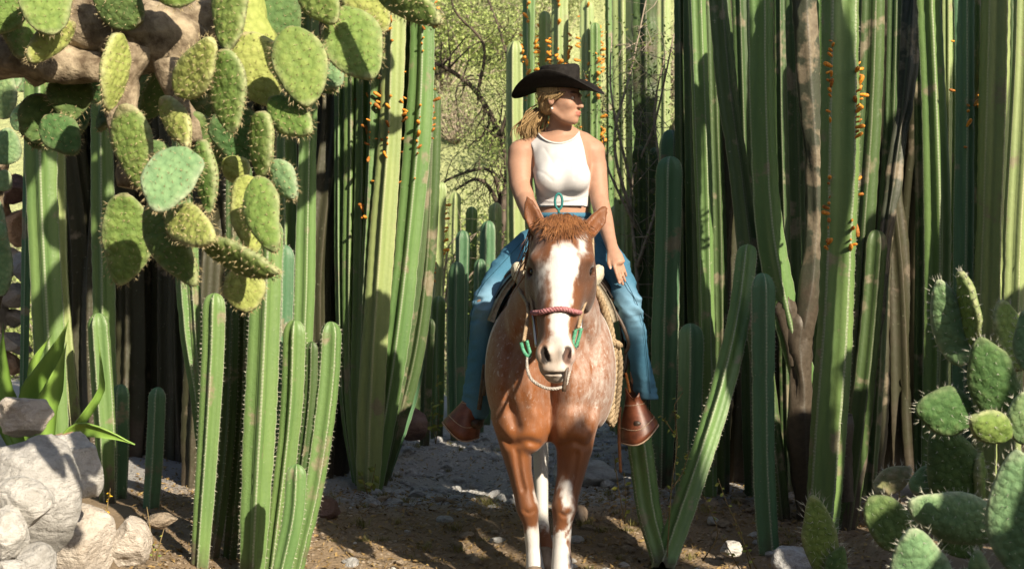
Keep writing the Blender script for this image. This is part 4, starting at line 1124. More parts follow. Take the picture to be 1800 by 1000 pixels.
# branching trees in front of the hill
def tree(base, tips, d, r0, label, seed, leafmat, nleaf, spread=.16, lsz=.02, sub=4, depthvar=.5):
    r = np.random.default_rng(seed)
    root = empty('tree', W(base[0], base[1], d), label, 'tree')
    tw = MB(); ends = []
    for pts, rr in tips:
        P = [W(a, b, d+depthvar*math.sin(i*1.3+a*.01)*.4*(i > 0)) for i, (a, b) in enumerate(pts)]
        v, f = tube(P, np.linspace(rr, rr*.35, len(P)), 7, .06); tw.add(v, f)
        CP = catmull(P, .08)
        for k in range(int(len(CP)*1.1)):
            i = int(r.uniform(.25, 1)*(len(CP)-1)); p = CP[i]; cur = p; dr = r.normal(size=3); dr[1] *= .7; dr /= np.linalg.norm(dr)
            path = [p]
            for s_ in range(sub):
                dr = dr+r.normal(0, .45, 3); dr /= np.linalg.norm(dr); cur = cur+dr*r.uniform(.06, .15); path.append(cur)
                if s_ > 0: ends.append(cur)
                if s_ == 1 or r.random() < .5:
                    e2 = cur+r.normal(0, .1, 3); v, f = tube([cur, e2], [rr*.07, rr*.04], 3, .2, smooth_path=False); tw.add(v, f); ends.append(e2)
            v, f = tube(path, np.linspace(rr*.22, rr*.06, len(path)), 4, .1); tw.add(v, f)
    wpart('branches', tw.V(), tw.f, M_bark if r0 else M_twig, root)
    lf = MB(); ends = np.array(ends)
    for i in range(nleaf):
        c = ends[r.integers(len(ends))]+r.normal(0, spread*.4, 3)
        u = r.normal(size=3); u /= np.linalg.norm(u); s_ = np.cross(u, r.normal(size=3)); s_ /= np.linalg.norm(s_); l_ = r.uniform(.5, 1)*lsz
        lf.add([c-u*l_, c+s_*l_*.5, c+u*l_, c-s_*l_*.5], [(0, 1, 2, 3)])
    o = wpart('crown', lf.V(), np.array(lf.f), leafmat, root, smooth=False); o['kind'] = 'stuff'
tree((872,720), [([(872,720),(872,500),(884,380),(892,300),(880,240),(840,165),(800,130),(765,112)], .045), ([(884,380),(860,330),(835,315),(800,335)], .025), ([(884,370),(862,300),(800,310),(768,330)], .022),
     ([(880,240),(900,150),(880,60),(850,-20)], .02), ([(840,165),(850,80),(800,20),(790,-40)], .018), ([(890,310),(905,200),(930,120),(940,20)], .02)], 14.2, 1, 'dark branching bare tree in the gap left of the rider', 31, M_scr, 5200, .24, .018)
tree((1128,760), [([(1128,760),(1120,500),(1110,330),(1150,220),(1185,60)], .014), ([(1110,380),(1080,250),(1110,120),(1140,-20)], .012), ([(1120,470),(1160,330),(1150,200),(1170,90)], .012), ([(1110,330),(1075,170),(1075,60)], .010), ([(1118,400),(1070,300),(1060,240)], .010)],
     9.9, 0, 'straggly thorn bush with pale twigs right of the rider', 32, M_fine, 1500, .14, .016, 4, .25)
tree((760,720), [([(760,720),(775,560),(790,430),(830,420)], .012), ([(770,600),(800,450),(850,400)], .010), ([(775,560),(830,480),(880,440)], .010)], 12.6, 0, 'low thorny shrub in the gap below the bare tree', 33, M_fine, 700, .14, .018, 3, .2)
# leafy trees outside the frame on the right whose shade dapples the path


# ================================================================ the horse
def nd(px, py, d, hw, hd): return (W(px, py, d), S(hw, d), hd)
FH = Field((-.22, 5.98, -.09), (.62, 8.75, 1.72), .0085)
# barrel, croup
FH.loft([(W(966,585,6.98), .185, .27), (W(968,600,7.2), .25, .33), (W(970,607,7.6), .285, .35), (W(970,600,8.0), .275, .33), (W(970,580,8.35), .245, .30)], .05)
# neck
FH.loft([nd(989,432,6.54,46,.10), nd(984,485,6.66,58,.16), nd(972,560,6.85,84,.23), nd(968,610,6.98,98,.27)], .05)
# chest and shoulders
FH.ell(W(918,672,6.83), (.135,.15,.19), .06); FH.ell(W(1012,672,6.83), (.135,.15,.19), .06)
FH.ell(W(893,655,6.95), (.10,.17,.25), .06); FH.ell(W(1042,655,6.95), (.10,.17,.25), .06)
FH.ell(W(965,735,6.84), (.17,.13,.10), .06)
FH.loft([(W(965,640,6.60), .012, .05), (W(966,735,6.66), .016, .06)], .05, sub=True)
FH.ell(W(930,760,6.75), (.07,.07,.09), .05); FH.ell(W(1002,760,6.73), (.07,.07,.09), .05)
# front legs
FH.loft([nd(905,735,6.84,42,.12), nd(907,785,6.82,28,.105), nd(914,830,6.79,21,.082), nd(922,868,6.77,19,.066), nd(928,893,6.75,20.5,.066), nd(933,918,6.76,14.5,.05), nd(937,962,6.76,13,.045), nd(941,1004,6.74,17,.052), nd(943,1022,6.70,15,.045)], .025)
FH.loft([nd(1012,735,6.80,42,.12), nd(1010,785,6.78,32,.10), nd(1003,835,6.74,24,.078), nd(995,872,6.70,22,.064), nd(992,892,6.68,23,.066), nd(989,918,6.68,17,.05), nd(987,962,6.66,16,.045), nd(988,1004,6.63,20,.052), nd(989,1024,6.60,19,.045)], .025)
# hind legs
def hind(x, d0, kneed, hock, fet, foot):
    FH.loft([(np.array([x, 8.25, .85]), .13, .25), (np.array(kneed), .10, .15), (np.array(hock), .038, .06), (np.array(fet), .028, .036), (np.array(foot), .042, .045)], .03)
hx = W(950, 800, 7.5)[0]
hind(.10, 8.2, (hx-.015, 7.75, .70), (hx, 7.52, .44), (W(953,905,7.28)[0], 7.26, .13), (W(957,955,7.16)[0], 7.16, .02))
hind(.29, 8.2, (.30, 8.15, .62), (.30, 8.45, .44), (.30, 8.34, .16), (.30, 8.28, .07))
# head
FH.loft([nd(989,410,6.50,46,.078), nd(988,436,6.45,54,.115), nd(986,470,6.39,55,.13), nd(984,510,6.35,47,.115), nd(981,548,6.31,39,.092), nd(978,585,6.27,33,.075), nd(977,615,6.245,33,.068), nd(976,640,6.235,30,.056)], .03)
FH.loft([nd(988,425,6.345,27,.03), nd(985,500,6.27,25,.03), nd(980,590,6.205,20,.028)], .03)      # flat nasal bone
FH.ell(W(944,500,6.46), (.050,.105,.12), .05); FH.ell(W(1027,500,6.46), (.050,.105,.12), .05)        # jowls
FH.ell(W(945,455,6.35), (.035,.04,.028), .025); FH.ell(W(1029,455,6.35), (.035,.04,.028), .025)      # brow ridges
FH.ell(W(935,478,6.375), (.020,.03,.018), .015, sub=True); FH.ell(W(1037,478,6.375), (.020,.03,.018), .015, sub=True)
FH.ell(W(957,622,6.195), (.036,.035,.046), .02); FH.ell(W(998,622,6.195), (.036,.035,.046), .02)     # nostril wings
FH.ell(W(977,652,6.21), (.058,.045,.026), .022)                                                       # upper lip
FH.ell(W(977,664,6.24), (.040,.042,.022), .018)                                                       # chin
FH.loft([(W(955,612,6.163), .010, .03), (W(958,626,6.163), .015, .03), (W(963,637,6.172), .010, .03)], .008, sub=True)
FH.loft([(W(1000,612,6.163), .010, .03), (W(997,626,6.163), .015, .03), (W(993,637,6.172), .010, .03)], .008, sub=True)
FH.loft([(W(950,656,6.175), .004, .03), (W(1003,656,6.175), .004, .03)], .008, ref=(0, 0, 1), sub=True)              # mouth line
# ears
def ear(b, t, d, side):
    B, T = W(*b, d), W(*t, d+.03)
    M = B*.55+T*.45
    FH.loft([(B, .036, .030), (M+np.array([side*.006, 0, 0]), .037, .024), (B*.2+T*.8, .022, .015), (T, .005, .005)], .014)
    Fv = np.array([side*.012, -.020, 0])
    FH.loft([(B*.85+T*.15+Fv, .020, .018), (M+Fv*1.05, .026, .016), (B*.22+T*.78+Fv*.8, .012, .009)], .008, sub=True)
ear((946,402), (926,345), 6.49, -1)
ear((1033,408), (1067,361), 6.49, 1)
V, Fc = FH.mesh(3, .55)
# grooves between the muscles of chest, shoulder and forearm
def groove(pts, amp, wid):
    P_ = catmull([W(a_, b_, 6.8) for a_, b_ in pts], .004)
    sel = np.nonzero((V[:, 1] < 7.05) & ((V[:, 1] > 6.58) | (V[:, 2] < .80)))[0]
    dm = np.full(len(sel), 9.)
    for q_ in P_: dm = np.minimum(dm, np.hypot(V[sel, 0]-q_[0], V[sel, 2]-q_[2]))
    V[sel, 1] += amp*np.exp(-(dm/wid)**2)
groove([(966,650),(967,700),(966,765)], .030, .022)
groove([(918,570),(896,630),(893,690),(908,745)], .026, .024); groove([(1018,570),(1041,630),(1045,690),(1030,745)], .026, .024)
groove([(878,762),(900,778),(925,770),(945,775)], .020, .018); groove([(1050,762),(1030,778),(1008,770),(985,775)], .020, .018)
groove([(908,790),(914,830),(920,855)], .014, .012); groove([(1012,790),(1006,830),(1000,855)], .014, .012)
groove([(940,600),(930,660),(938,720)], -.016, .03); groove([(995,600),(1003,660),(996,720)], -.016, .03)
groove([(922,890),(930,894),(938,890)], .008, .008); groove([(984,890),(992,894),(1002,890)], .008, .008)
# coat: R white, G darker brown, B bare pink skin, from the animal's own coordinates
ex = V[:, 0]*F/6.3+CX                        # sideways position on the animal
zz = V[:, 2]
head = (V[:, 1] < 6.62) & (zz > .80)
hz_ = CY+(CH-zz)*F/6.3                       # 0 at eye height, grows down the face
nz1 = vnoise(V, 22, 5); nz2 = vnoise(V, 55, 6); nz3 = vnoise(V, 9, 7)
def sstep(a, b, x): t = np.clip((x-a)/(b-a), 0, 1); return t*t*(3-2*t)
cxl = np.interp(hz_, [380, 450, 540, 600, 660], [992, 992, 984, 982, 984])
hwl = np.interp(hz_, [415, 432, 460, 490, 540, 580, 610, 640, 665], [4, 20, 27, 24, 16, 17, 23, 26, 22])
front = sstep(6.46, 6.40, V[:, 1]+(hz_-500)*.0011)
blaze = sstep(4, -5, np.abs(ex-cxl)-hwl+nz1*4+nz2*2)*front*sstep(418, 440, hz_)
patch = sstep(10, -6, np.hypot((ex-1024)/1.0, (hz_-432)/2.0)-5+nz1*4)+.5*sstep(12, -6, np.hypot((ex-952)/1.1, (hz_-490)/3.4)-6+nz1*5)
white = np.where(head, np.clip(blaze+patch*front, 0, 1), 0)
legs = ~head & (zz < .60) & (V[:, 1] < 7.05)
right_leg = V[:, 0] > W(965,900,6.75)[0]
socks = np.where(right_leg, sstep(.225, .17, zz+nz1*.04+nz2*.03)+.85*sstep(.035, .0, np.hypot((V[:, 0]-.228)*1.6, (zz-.34)*.55)-.022+nz1*.03)*(V[:, 1] < 6.68), sstep(.215, .175, zz+nz1*.02)+.7*sstep(.03, 0, np.hypot((V[:, 0]-.112)*1.8, (zz-.34)*.5)-.012+nz1*.02))
spots = sstep(.45, .6, nz3+nz1*.4)*(zz < .24)
white = np.where(legs, np.clip(socks*(1-.8*spots), 0, 1), white)
hindm = ~head & (zz < .70) & (V[:, 1] > 7.12) & (V[:, 1] < 8.05) & (V[:, 0] < .2)
white = np.where(hindm, sstep(.74, .62, zz+nz1*.05)*sstep(.08, .13, zz+nz2*.02), white)
body = ~head & ~legs & ~hindm
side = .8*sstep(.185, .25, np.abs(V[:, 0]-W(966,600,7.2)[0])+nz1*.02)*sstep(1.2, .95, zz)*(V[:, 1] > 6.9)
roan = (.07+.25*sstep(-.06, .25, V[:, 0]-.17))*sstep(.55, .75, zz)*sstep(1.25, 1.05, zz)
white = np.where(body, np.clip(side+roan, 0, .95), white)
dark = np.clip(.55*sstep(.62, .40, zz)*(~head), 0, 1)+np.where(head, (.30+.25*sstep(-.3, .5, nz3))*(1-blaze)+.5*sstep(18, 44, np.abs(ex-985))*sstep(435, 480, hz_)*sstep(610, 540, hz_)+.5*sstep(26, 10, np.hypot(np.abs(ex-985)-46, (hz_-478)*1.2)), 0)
muz = np.where(head, sstep(588, 622, hz_+nz1*5)*(1-.75*sstep(978, 990, ex)), 0)
earm = head & (hz_ < 402) & ((ex < 962) | (ex > 1020))
horse = empty('horse', W(966, 1005, 6.9), 'sorrel horse with a white blaze and white socks walking towards the viewer', 'horse')
m = NT('horse_coat')
c = m.sep(m.attr('coat', 'Color')); c2 = m.sep(m.attr('coat2', 'Color'))
vv = m.obj((1, 1, .28)); hair = m.noise(vv, 170, 4, .7); n1 = m.noise(m.obj(), 7, 4, .6); n2 = m.noise(m.obj((1, 1, .5)), 42, 5, .7)
base = m.mix(n1, (.090, .024, .007), (.25, .082, .020))
base = m.mix(m.math('MULTIPLY', hair, .45), base, (.31, .12, .034))
base = m.mix(m.math('MULTIPLY', c[1], .9), base, m.mix(n2, (.030, .014, .009), (.095, .042, .022)))
n3 = m.noise(m.obj((1, 1, .7)), 26, 6, .75)
wh = m.math('ADD', c[0], m.math('MULTIPLY', m.math('SUBTRACT', m.math('MULTIPLY_ADD', n2, .5, m.math('MULTIPLY', n3, .5)), .5), m.math('MULTIPLY', m.math('MULTIPLY', c[0], m.math('SUBTRACT', 1., c[0])), 11.)), clamp=True)
fl_ = m.ramp(m.noise(m.obj((1, 1, .6)), 75, 3, .6), [(.60, (0, 0, 0)), (.66, (1, 1, 1))])
wh = m.math('ADD', wh, m.math('MULTIPLY', m.math('MULTIPLY', fl_, .32), c2[2]), clamp=True)
col = m.mix(wh, base, m.mix(hair, (.44, .425, .40), (.60, .59, .57)))
col = m.mix(m.math('MULTIPLY', c[2], .8), col, m.mix(n2, (.22, .17, .13), (.36, .29, .24)))
col = m.mix(c2[0], col, (.018, .013, .011))
col = m.mix(c2[1], col, (.42, .25, .20))
m.bump(m.math('ADD', hair, m.math('MULTIPLY', n2, .5)), .35, .004)
m.b.inputs['Sheen Weight'].default_value = .15
M_coat = m.done(col, .52, .28)
nos = np.zeros(len(V))
for a, b in ((958, 625), (997, 625)):
    p = W(a, b, 6.165); nos = np.maximum(nos, sstep(1.15, .85, np.sqrt(((V[:, 0]-p[0])/.020)**2+((V[:, 2]-p[2])/.036)**2))*(V[:, 1] > 6.172)*(V[:, 1] < 6.25))
pink = np.where(head, .6*sstep(600, 625, hz_)*sstep(985, 998, ex), 0)
wpart('body', V, Fc, M_coat, horse, {'coat': np.stack([white, np.clip(dark, 0, 1), muz], 1), 'coat2': np.stack([nos, pink, np.where(body, sstep(.45, .75, zz)*(.35+.65*sstep(0, .3, np.abs(V[:, 0]-.17)*1.6)), .35*(1-blaze)*head)], 1)})
M_hoof = simple('hoof', (.10, .075, .055), (.22, .17, .13), 30, .5, .3, (1, 1, .3))
for px, py, d in ((940,1000,6.70), (986,1002,6.60), (957,975,7.13), (1017,960,8.25)):
    p = W(px, py, d); p[2] = -.065
    v, f = tube([p+np.array([0, -.02, -.005]), p+np.array([0, -.015, .02]), p+np.array([0, .005, .065]), p+np.array([0, .015, .078])], [.062, .060, .050, .040], 14, .02, 1.1)
    wpart('hoof', v, f, M_hoof, horse)
M_eye = NT('eye').done((.012, .008, .006, 1), .08, .6)
iv, ifc = icosphere(3)
for px in (938.5, 1033.5):
    wpart('eye', iv*.0170+W(px, 478, 6.392), ifc, M_eye, horse)
# forelock, mane, tail
def hair_mat(name, a, b):
    m = NT(name); n = m.noise(m.obj((1, 1, .15)), 190, 4, .7); n2 = m.noise(m.obj((1, 1, .4)), 24, 3, .6)
    m.bump(n, .5, .004)
    return m.done(m.ramp(m.math('ADD', m.math('MULTIPLY', n, .6), m.math('MULTIPLY', n2, .4)), [(.38, a), (.62, b)]), .5, .35)
M_mane = hair_mat('mane_hair', (.10, .034, .011), (.33, .145, .052))
def locks(root, name, roots, dirs, mat, r, n, ln, w0, jitter, seed):
    rr = np.random.default_rng(seed); mb = MB()
    for i in range(n):
        k = rr.integers(len(roots)); p = np.array(roots[k])+rr.normal(0, jitter, 3); path = [p]; dcur = np.array(dirs[k], float)
        L = ln[0]+(ln[1]-ln[0])*rr.random()
        for s_ in range(4):
            dcur = dcur+np.array([0, 0, -.35])+rr.normal(0, .16, 3); dcur /= np.linalg.norm(dcur); p = p+dcur*L/4; path.append(p)
        v, f = tube(path, np.array([.8, 1, .9, .6, .15])*w0*rr.uniform(.6, 1.3), 5, .03, .5); mb.add(v, f)
    return wpart(name, mb.V(), mb.f, mat, root)
rr = np.random.default_rng(5); mb = MB()
for i in range(650):
    x0 = 990+rr.normal(0, 19); x0 = min(max(x0, 948), 1032); sd_ = (x0-990)/40; y0 = 373+9*sd_*sd_+abs(rr.normal(0, 15))
    ln = rr.uniform(6, 24)*(1.1-.3*abs(sd_)); dx_ = sd_*14+rr.normal(0, 4)
    path = []
    for k_i, u in enumerate((0, .33, .66, 1)):
        x_ = x0+dx_*u**1.3; q_ = W(x_, y0+ln*u, 6.36)
        sel = (np.hypot(V[:, 0]-q_[0], V[:, 2]-q_[2]) < .011) & (V[:, 1] < 6.7)
        q_[1] = (V[sel, 1].min() if sel.any() else 6.46)-(.000 if k_i == 0 else .002+.008*rr.random())
        path.append(q_)
    v, f = tube(path, np.array([.8, 1.1, .8, .2])*.0014*rr.uniform(.6, 1.4), 4, .02, .6); mb.add(v, f)
wpart('forelock', mb.V(), mb.f, M_mane, horse)
roots = [W(946-(i % 3)*4, 388+i*5, 6.52+.012*i) for i in range(18)]
locks(horse, 'mane', roots, [(-.08, -.1, -.7)]*18, M_mane, 0, 420, (.10, .20), .0026, .013, 6)
locks(horse, 'tail', [(.17, 8.66, 1.0+.01*i) for i in range(6)], [(0, .6, -.2)]*6, M_mane, 0, 70, (.6, .8), .012, .02, 7)

# ---------------------------------------------------------------- headstall: straps, pink noseband, green knots
M_lea = simple('leather_dark', (.035, .022, .015), (.085, .055, .035), 60, .5, .4)
M_tan = simple('leather_tan', (.22, .15, .09), (.36, .27, .17), 60, .6, .3)
M_pink = simple('pink_cord', (.22, .06, .075), (.42, .22, .22), 160, .8, .2)
M_green = simple('green_cord', (.04, .19, .10), (.13, .38, .25), 160, .7, .2)
M_rope = simple('grey_rope', (.22, .20, .18), (.46, .43, .39), 170, .85, .1)
M_teal = simple('teal_cord', (.015, .11, .11), (.03, .20, .19), 160, .6, .3)
M_steel = NT('steel'); M_steel.b.inputs['Metallic'].default_value = 1.; M_steel = M_steel.done((.5, .5, .5, 1), .35, .5)
hs = empty('headstall', W(985, 545, 6.25), 'headstall of thin straps with pink braided noseband on the horse’s head', 'headstall')
def wrap(pts, r, mat, name, root, n=8, flat=1., step=.012):
    v, f = tube(pts, r, n, step, flat); return wpart(name, v, f, mat, root)
def braid(pts, r, mat, name, root, strands=3, pitch=.03):
    P = catmull(pts, .006); T, U, Vv = frames(P); L = np.concatenate([[0], np.cumsum(np.linalg.norm(np.diff(P, axis=0), axis=1))]); mb = MB()
    for k in range(strands):
        a = L/pitch*2*math.pi+k*2*math.pi/strands
        Q = P+r*.62*(np.cos(a)[:, None]*U+np.sin(a)[:, None]*Vv)
        v, f = tube(Q, np.full(len(Q), r*.62), 6, 1, smooth_path=False); mb.add(v, f)
    return wpart(name, mb.V(), mb.f, mat, root)
# front surface of the face, found from the body so the straps lie on it
def face_y(px, py, d=6.3, miss=6.45):
    p = W(px, py, d)
    sel = (np.hypot(V[:, 0]-p[0], V[:, 2]-p[2]) < .014) & (V[:, 1] < 6.75)
    return V[sel, 1].min() if sel.any() else miss
def on_face(px, py, off=.006):
    y = face_y(px, py, 6.28); return W(px, py, 6.28)*np.array([1, 0, 1])+np.array([0, y-off, 0])
nb_ = [np.array([W(936,552,6.28)[0]-.004, 6.42, W(0,552,6.28)[2]]), np.array([W(937,551,6.28)[0], 6.34, W(0,551,6.28)[2]])]+[on_face(x, y, .008) for x, y in ((946,549),(958,545),(972,542),(985,541),(998,543),(1010,547))]+[np.array([W(1021,551,6.28)[0], 6.34, W(0,551,6.28)[2]]), np.array([W(1022,552,6.28)[0]+.004, 6.42, W(0,552,6.28)[2]])]
braid(nb_, .0095, M_pink, 'noseband', hs, 3, .035)
for s_, xs_ in ((-1, [934, 929, 929, 934, 937]), (1, [1042, 1043, 1037, 1030, 1022])):
    ys_ = [415, 480, 500, 530, 550]; ds_ = [6.50, 6.43, 6.40, 6.36, 6.335]
    wrap([W(x, y, d) for x, y, d in zip(xs_, ys_, ds_)], .0055, M_tan, 'cheek_strap', hs, 6, .5)
    wrap([W(xs_[-1], 552, 6.34), W(940 if s_ < 0 else 1020, 580, 6.31), W(943 if s_ < 0 else 1014, 610, 6.28)], .0065, M_steel, 'shank', hs, 8)
rn = empty('reins', W(960, 640, 6.25), 'grey rope rein looping under the chin with two green knots', 'reins')
for pts in ([(921,600),(924,612),(929,624)], [(1017,578),(1013,594),(1010,608)]):
    d = 6.24 if pts[0][0] < 950 else 6.22
    A = np.array([W(x, y, d) for x, y in pts]); o1 = np.array([.011, 0, .004]); loop = np.array([A[0]-o1, A[1]-o1, A[2]-o1*.6, A[2]+o1*.6, A[1]+o1, A[0]+o1])
    v, f = tube(np.concatenate([catmull(loop, .006)]), .0075, 7, 1, closed=True, smooth_path=False); wpart('knot', v, f, M_green, rn)
    v, f = tube([W(pts[2][0], pts[2][1]+2, d)+np.array([.009*math.cos(a), 0, .009*math.sin(a)]) for a in np.linspace(0, 6.28, 12)[:-1]], .003, 6, 1, closed=True, smooth_path=False); wpart('ring', v, f, M_steel, rn)
braid([W(927,628,6.24), W(927,648,6.22), W(935,667,6.19), W(955,680,6.17), (W(975,683,6.165)), W(993,677,6.18), W(999,660,6.2), W(1004,640,6.215), W(1010,612,6.22)], .006, M_rope, 'chin_rope', rn, 3, .03)
wrap([W(997,640,6.19), W(994,662,6.17), W(991,688,6.165)], .008, M_lea, 'strap_end', rn, 6, .5)
braid([W(921,600,6.24), W(928,540,6.40), W(912,505,6.75), W(922,460,6.93), W(950,420,7.02)], .007, M_tan, 'rein', rn, 3, .035)
braid([W(1017,578,6.22), W(1024,540,6.40), W(1028,500,6.7), W(1010,450,6.95), W(965,415,7.03)], .007, M_tan, 'rein', rn, 3, .035)

# ================================================================ saddle and gear
sd = empty('saddle', W(975, 470, 7.2), 'dark brown western saddle with cream fleece pommel pads and leather stirrup covers', 'saddle')
M_fle = simple('fleece', (.40, .36, .27), (.58, .53, .42), 60, .95, .1, bump=.8, bd=.01)
M_skirt = simple('skirt_leather', (.030, .020, .014), (.075, .048, .030), 30, .5, .4)
M_tap = simple('oiled_leather', (.10, .030, .014), (.20, .062, .028), 22, .42, .45, bump=.15)
M_stitch = simple('stitching', (.30, .20, .13), (.44, .33, .24), 90, .7, .1, bump=0)
cxm = W(970, 600, 7.3)[0]
def shell(y0, y1, a0, a1, grow, th, mat, name, root, zc=.93, rx=.285, rz=.36, n=22, my=12, hem=0.):
    """a curved sheet hugging the barrel between angles a0..a1 (degrees from straight up, to one side)"""
    A = np.radians(np.linspace(a0, a1, n)); Y = np.linspace(y0, y1, my); vs = []
    for g in (grow, grow+th):
        for y in Y:
            u = (y-y0)/(y1-y0)
            k = 1-.5*((u-.5)*2)**6*.12
            for i, a in enumerate(A):
                aa = a if i < n-4 else a*(1-hem*abs((u-.5)*2)**3*(i-n+5)/4)
                vs.append((cxm+(rx+g)*math.sin(aa)*k, y, zc+(rz+g)*math.cos(aa)))
    f = []; off = my*n
    for j in range(my-1):
        for i in range(n-1):
            a = j*n+i; f += [(a, a+1, a+n+1, a+n), (off+a, off+a+n, off+a+n+1, off+a+1)]
    for j in range(my-1):
        for i in (0, n-1):
            a = j*n+i; f.append((a, a+n, a+n+off, a+off))
    for i in range(n-1):
        for j in (0, my-1):
            a = j*n+i; f.append((a, a+1, a+1+off, a+off))
    return wpart(name, vs, f, mat, root)
shell(6.98, 8.0, -72, 72, .006, .022, simple('wool_blanket', (.20, .17, .12), (.36, .31, .23), 70, .95, .1), 'saddle_blanket', sd, n=40)
for s_ in (-1, 1):
    shell(7.04, 7.9, 8*s_, 68*s_, .032, .010, M_skirt, 'skirt', sd, hem=.25)
    shell(7.15, 7.45, 14*s_, 112*s_, .046, .008, M_skirt, 'fender', sd, hem=.3, rx=.30)
FS = Field((-.2, 6.92, 1.08), (.6, 7.85, 1.6), .010)
FS.loft([(np.array([cxm-.16, 7.12, 1.24]), .045, .06), (np.array([cxm-.07, 7.10, 1.36]), .05, .05), (np.array([cxm+.07, 7.10, 1.36]), .05, .05), (np.array([cxm+.16, 7.12, 1.24]), .045, .06)], .03)
FS.loft([(np.array([cxm, 7.10, 1.36]), .022, .022), (np.array([cxm, 7.06, 1.46]), .018, .018)], .02)
FS.ell((cxm, 7.05, 1.475), (.045, .05, .016), .01)
FS.loft([(np.array([cxm, 7.18, 1.31]), .13, .05), (np.array([cxm, 7.4, 1.285]), .17, .05), (np.array([cxm, 7.65, 1.33]), .19, .05)], .03)
FS.loft([(np.array([cxm-.17, 7.68, 1.34]), .03, .05), (np.array([cxm, 7.76, 1.44]), .04, .06), (np.array([cxm+.17, 7.68, 1.34]), .03, .05)], .03)
v_, f_ = FS.mesh(2); wpart('tree_and_seat', v_, f_, M_skirt, sd)
for px, py in ((916, 484), (1044, 488)):
    v, f = icosphere(3); v = v*np.array([.036, .07, .062]); a = -.5 if px < 950 else .5
    v = v@np.array([[math.cos(a), 0, -math.sin(a)], [0, 1, 0], [math.sin(a), 0, math.cos(a)]])
    v += W(px, py, 6.98)+vnoise(v, 30, px)[:, None]*.004; wpart('fleece_pad', v, f, M_fle, sd)
# straps edging the saddle front
wrap([W(925,500,6.92), W(896,530,6.96), W(873,580,7.0), (W(858,640,7.02)), W(850,695,7.03)], .009, M_lea, 'edge_strap', sd, 6, .5)
wrap([W(925,480,6.90), W(920,500,6.86), W(913,522,6.86), W(908,536,6.88)], .008, M_tan, 'tie_string', sd, 6, .5)
wrap([W(1035,500,6.88), W(1036,530,6.86), W(1040,555,6.87), W(1048,572,6.9)], .007, M_tan, 'tie_string', sd, 6, .5)
wrap([W(1042,505,6.95), W(1062,540,6.97), W(1074,585,7.0), W(1078,640,7.02), (W(1080,660,7.03))], .016, M_skirt, 'edge_strap', sd, 8, .6)
wrap([W(1080,545,7.05), W(1096,575,7.04), W(1105,605,7.04), W(1098,622,7.05)], .008, M_lea, 'latigo', sd, 6, .5)
wrap([W(1090,715,7.05), W(1088,760,7.05), W(1091,830,7.05)], .007, simple('latigo_red', (.16, .06, .025), (.28, .12, .05), 60, .6, .3), 'saddle_string', sd, 6, .5)
wrap([W(1100,655,7.1), W(1105,678,7.1), W(1107,690,7.1)], .006, simple('orange_lace', (.45, .13, .03), (.6, .25, .07), 60, .7, .2), 'stirrup_lace', sd, 6, .6)
wrap([W(852,640,7.1), W(846,690,7.1), W(842,720,7.1)], .010, M_lea, 'stirrup_strap', sd, 6, .5)
# rope coil at the right
cr = empty('coiled_rope', W(1075, 740, 6.98), 'coil of braided tan rope hanging from the saddle beside the bright knee', 'rope')
M_ropet = simple('tan_rope', (.17, .12, .07), (.40, .31, .20), 120, .85, .1)
braid([W(1042,500,6.90), W(1058,530,6.93), W(1071,570,6.95), W(1078,605,6.96)], .014, M_ropet, 'rope_loop', cr, 3, .075)
braid([W(1078,605,6.95), W(1078,650,6.95), W(1074,700,6.96), W(1072,742,6.97)], .017, M_ropet, 'rope_loop', cr, 3, .08)
braid([W(1084,600,6.98), W(1090,640,6.99), W(1086,700,6.99), W(1078,744,6.98), W(1072,742,6.97)], .012, M_ropet, 'rope_loop', cr, 3, .07)
braid([W(1066,610,6.98), W(1068,660,6.98), W(1066,705,6.98), W(1068,738,6.98)], .014, M_ropet, 'rope_loop', cr, 3, .06)
braid([W(1072,600,6.93), W(1082,603,6.93), W(1090,608,6.96)], .014, M_ropet, 'rope_wrap', cr, 3, .05)
tl = empty('cord_loop', W(982, 372, 6.95), 'small teal cord loop standing up behind the horse’s forelock', 'cord')
v, f = tube([W(982, 368, 6.95)+np.array([.016*math.sin(a), 0, .034+.034*-math.cos(a)*1.]) for a in np.linspace(0, 6.28, 22)[:-1]], .0055, 8, 1, closed=True, smooth_path=False); wpart('loop', v, f, M_teal, tl)
wrap([W(982,368,6.95), W(983,385,6.97), W(985,400,7.0)], .006, M_teal, 'tail_end', tl, 6)
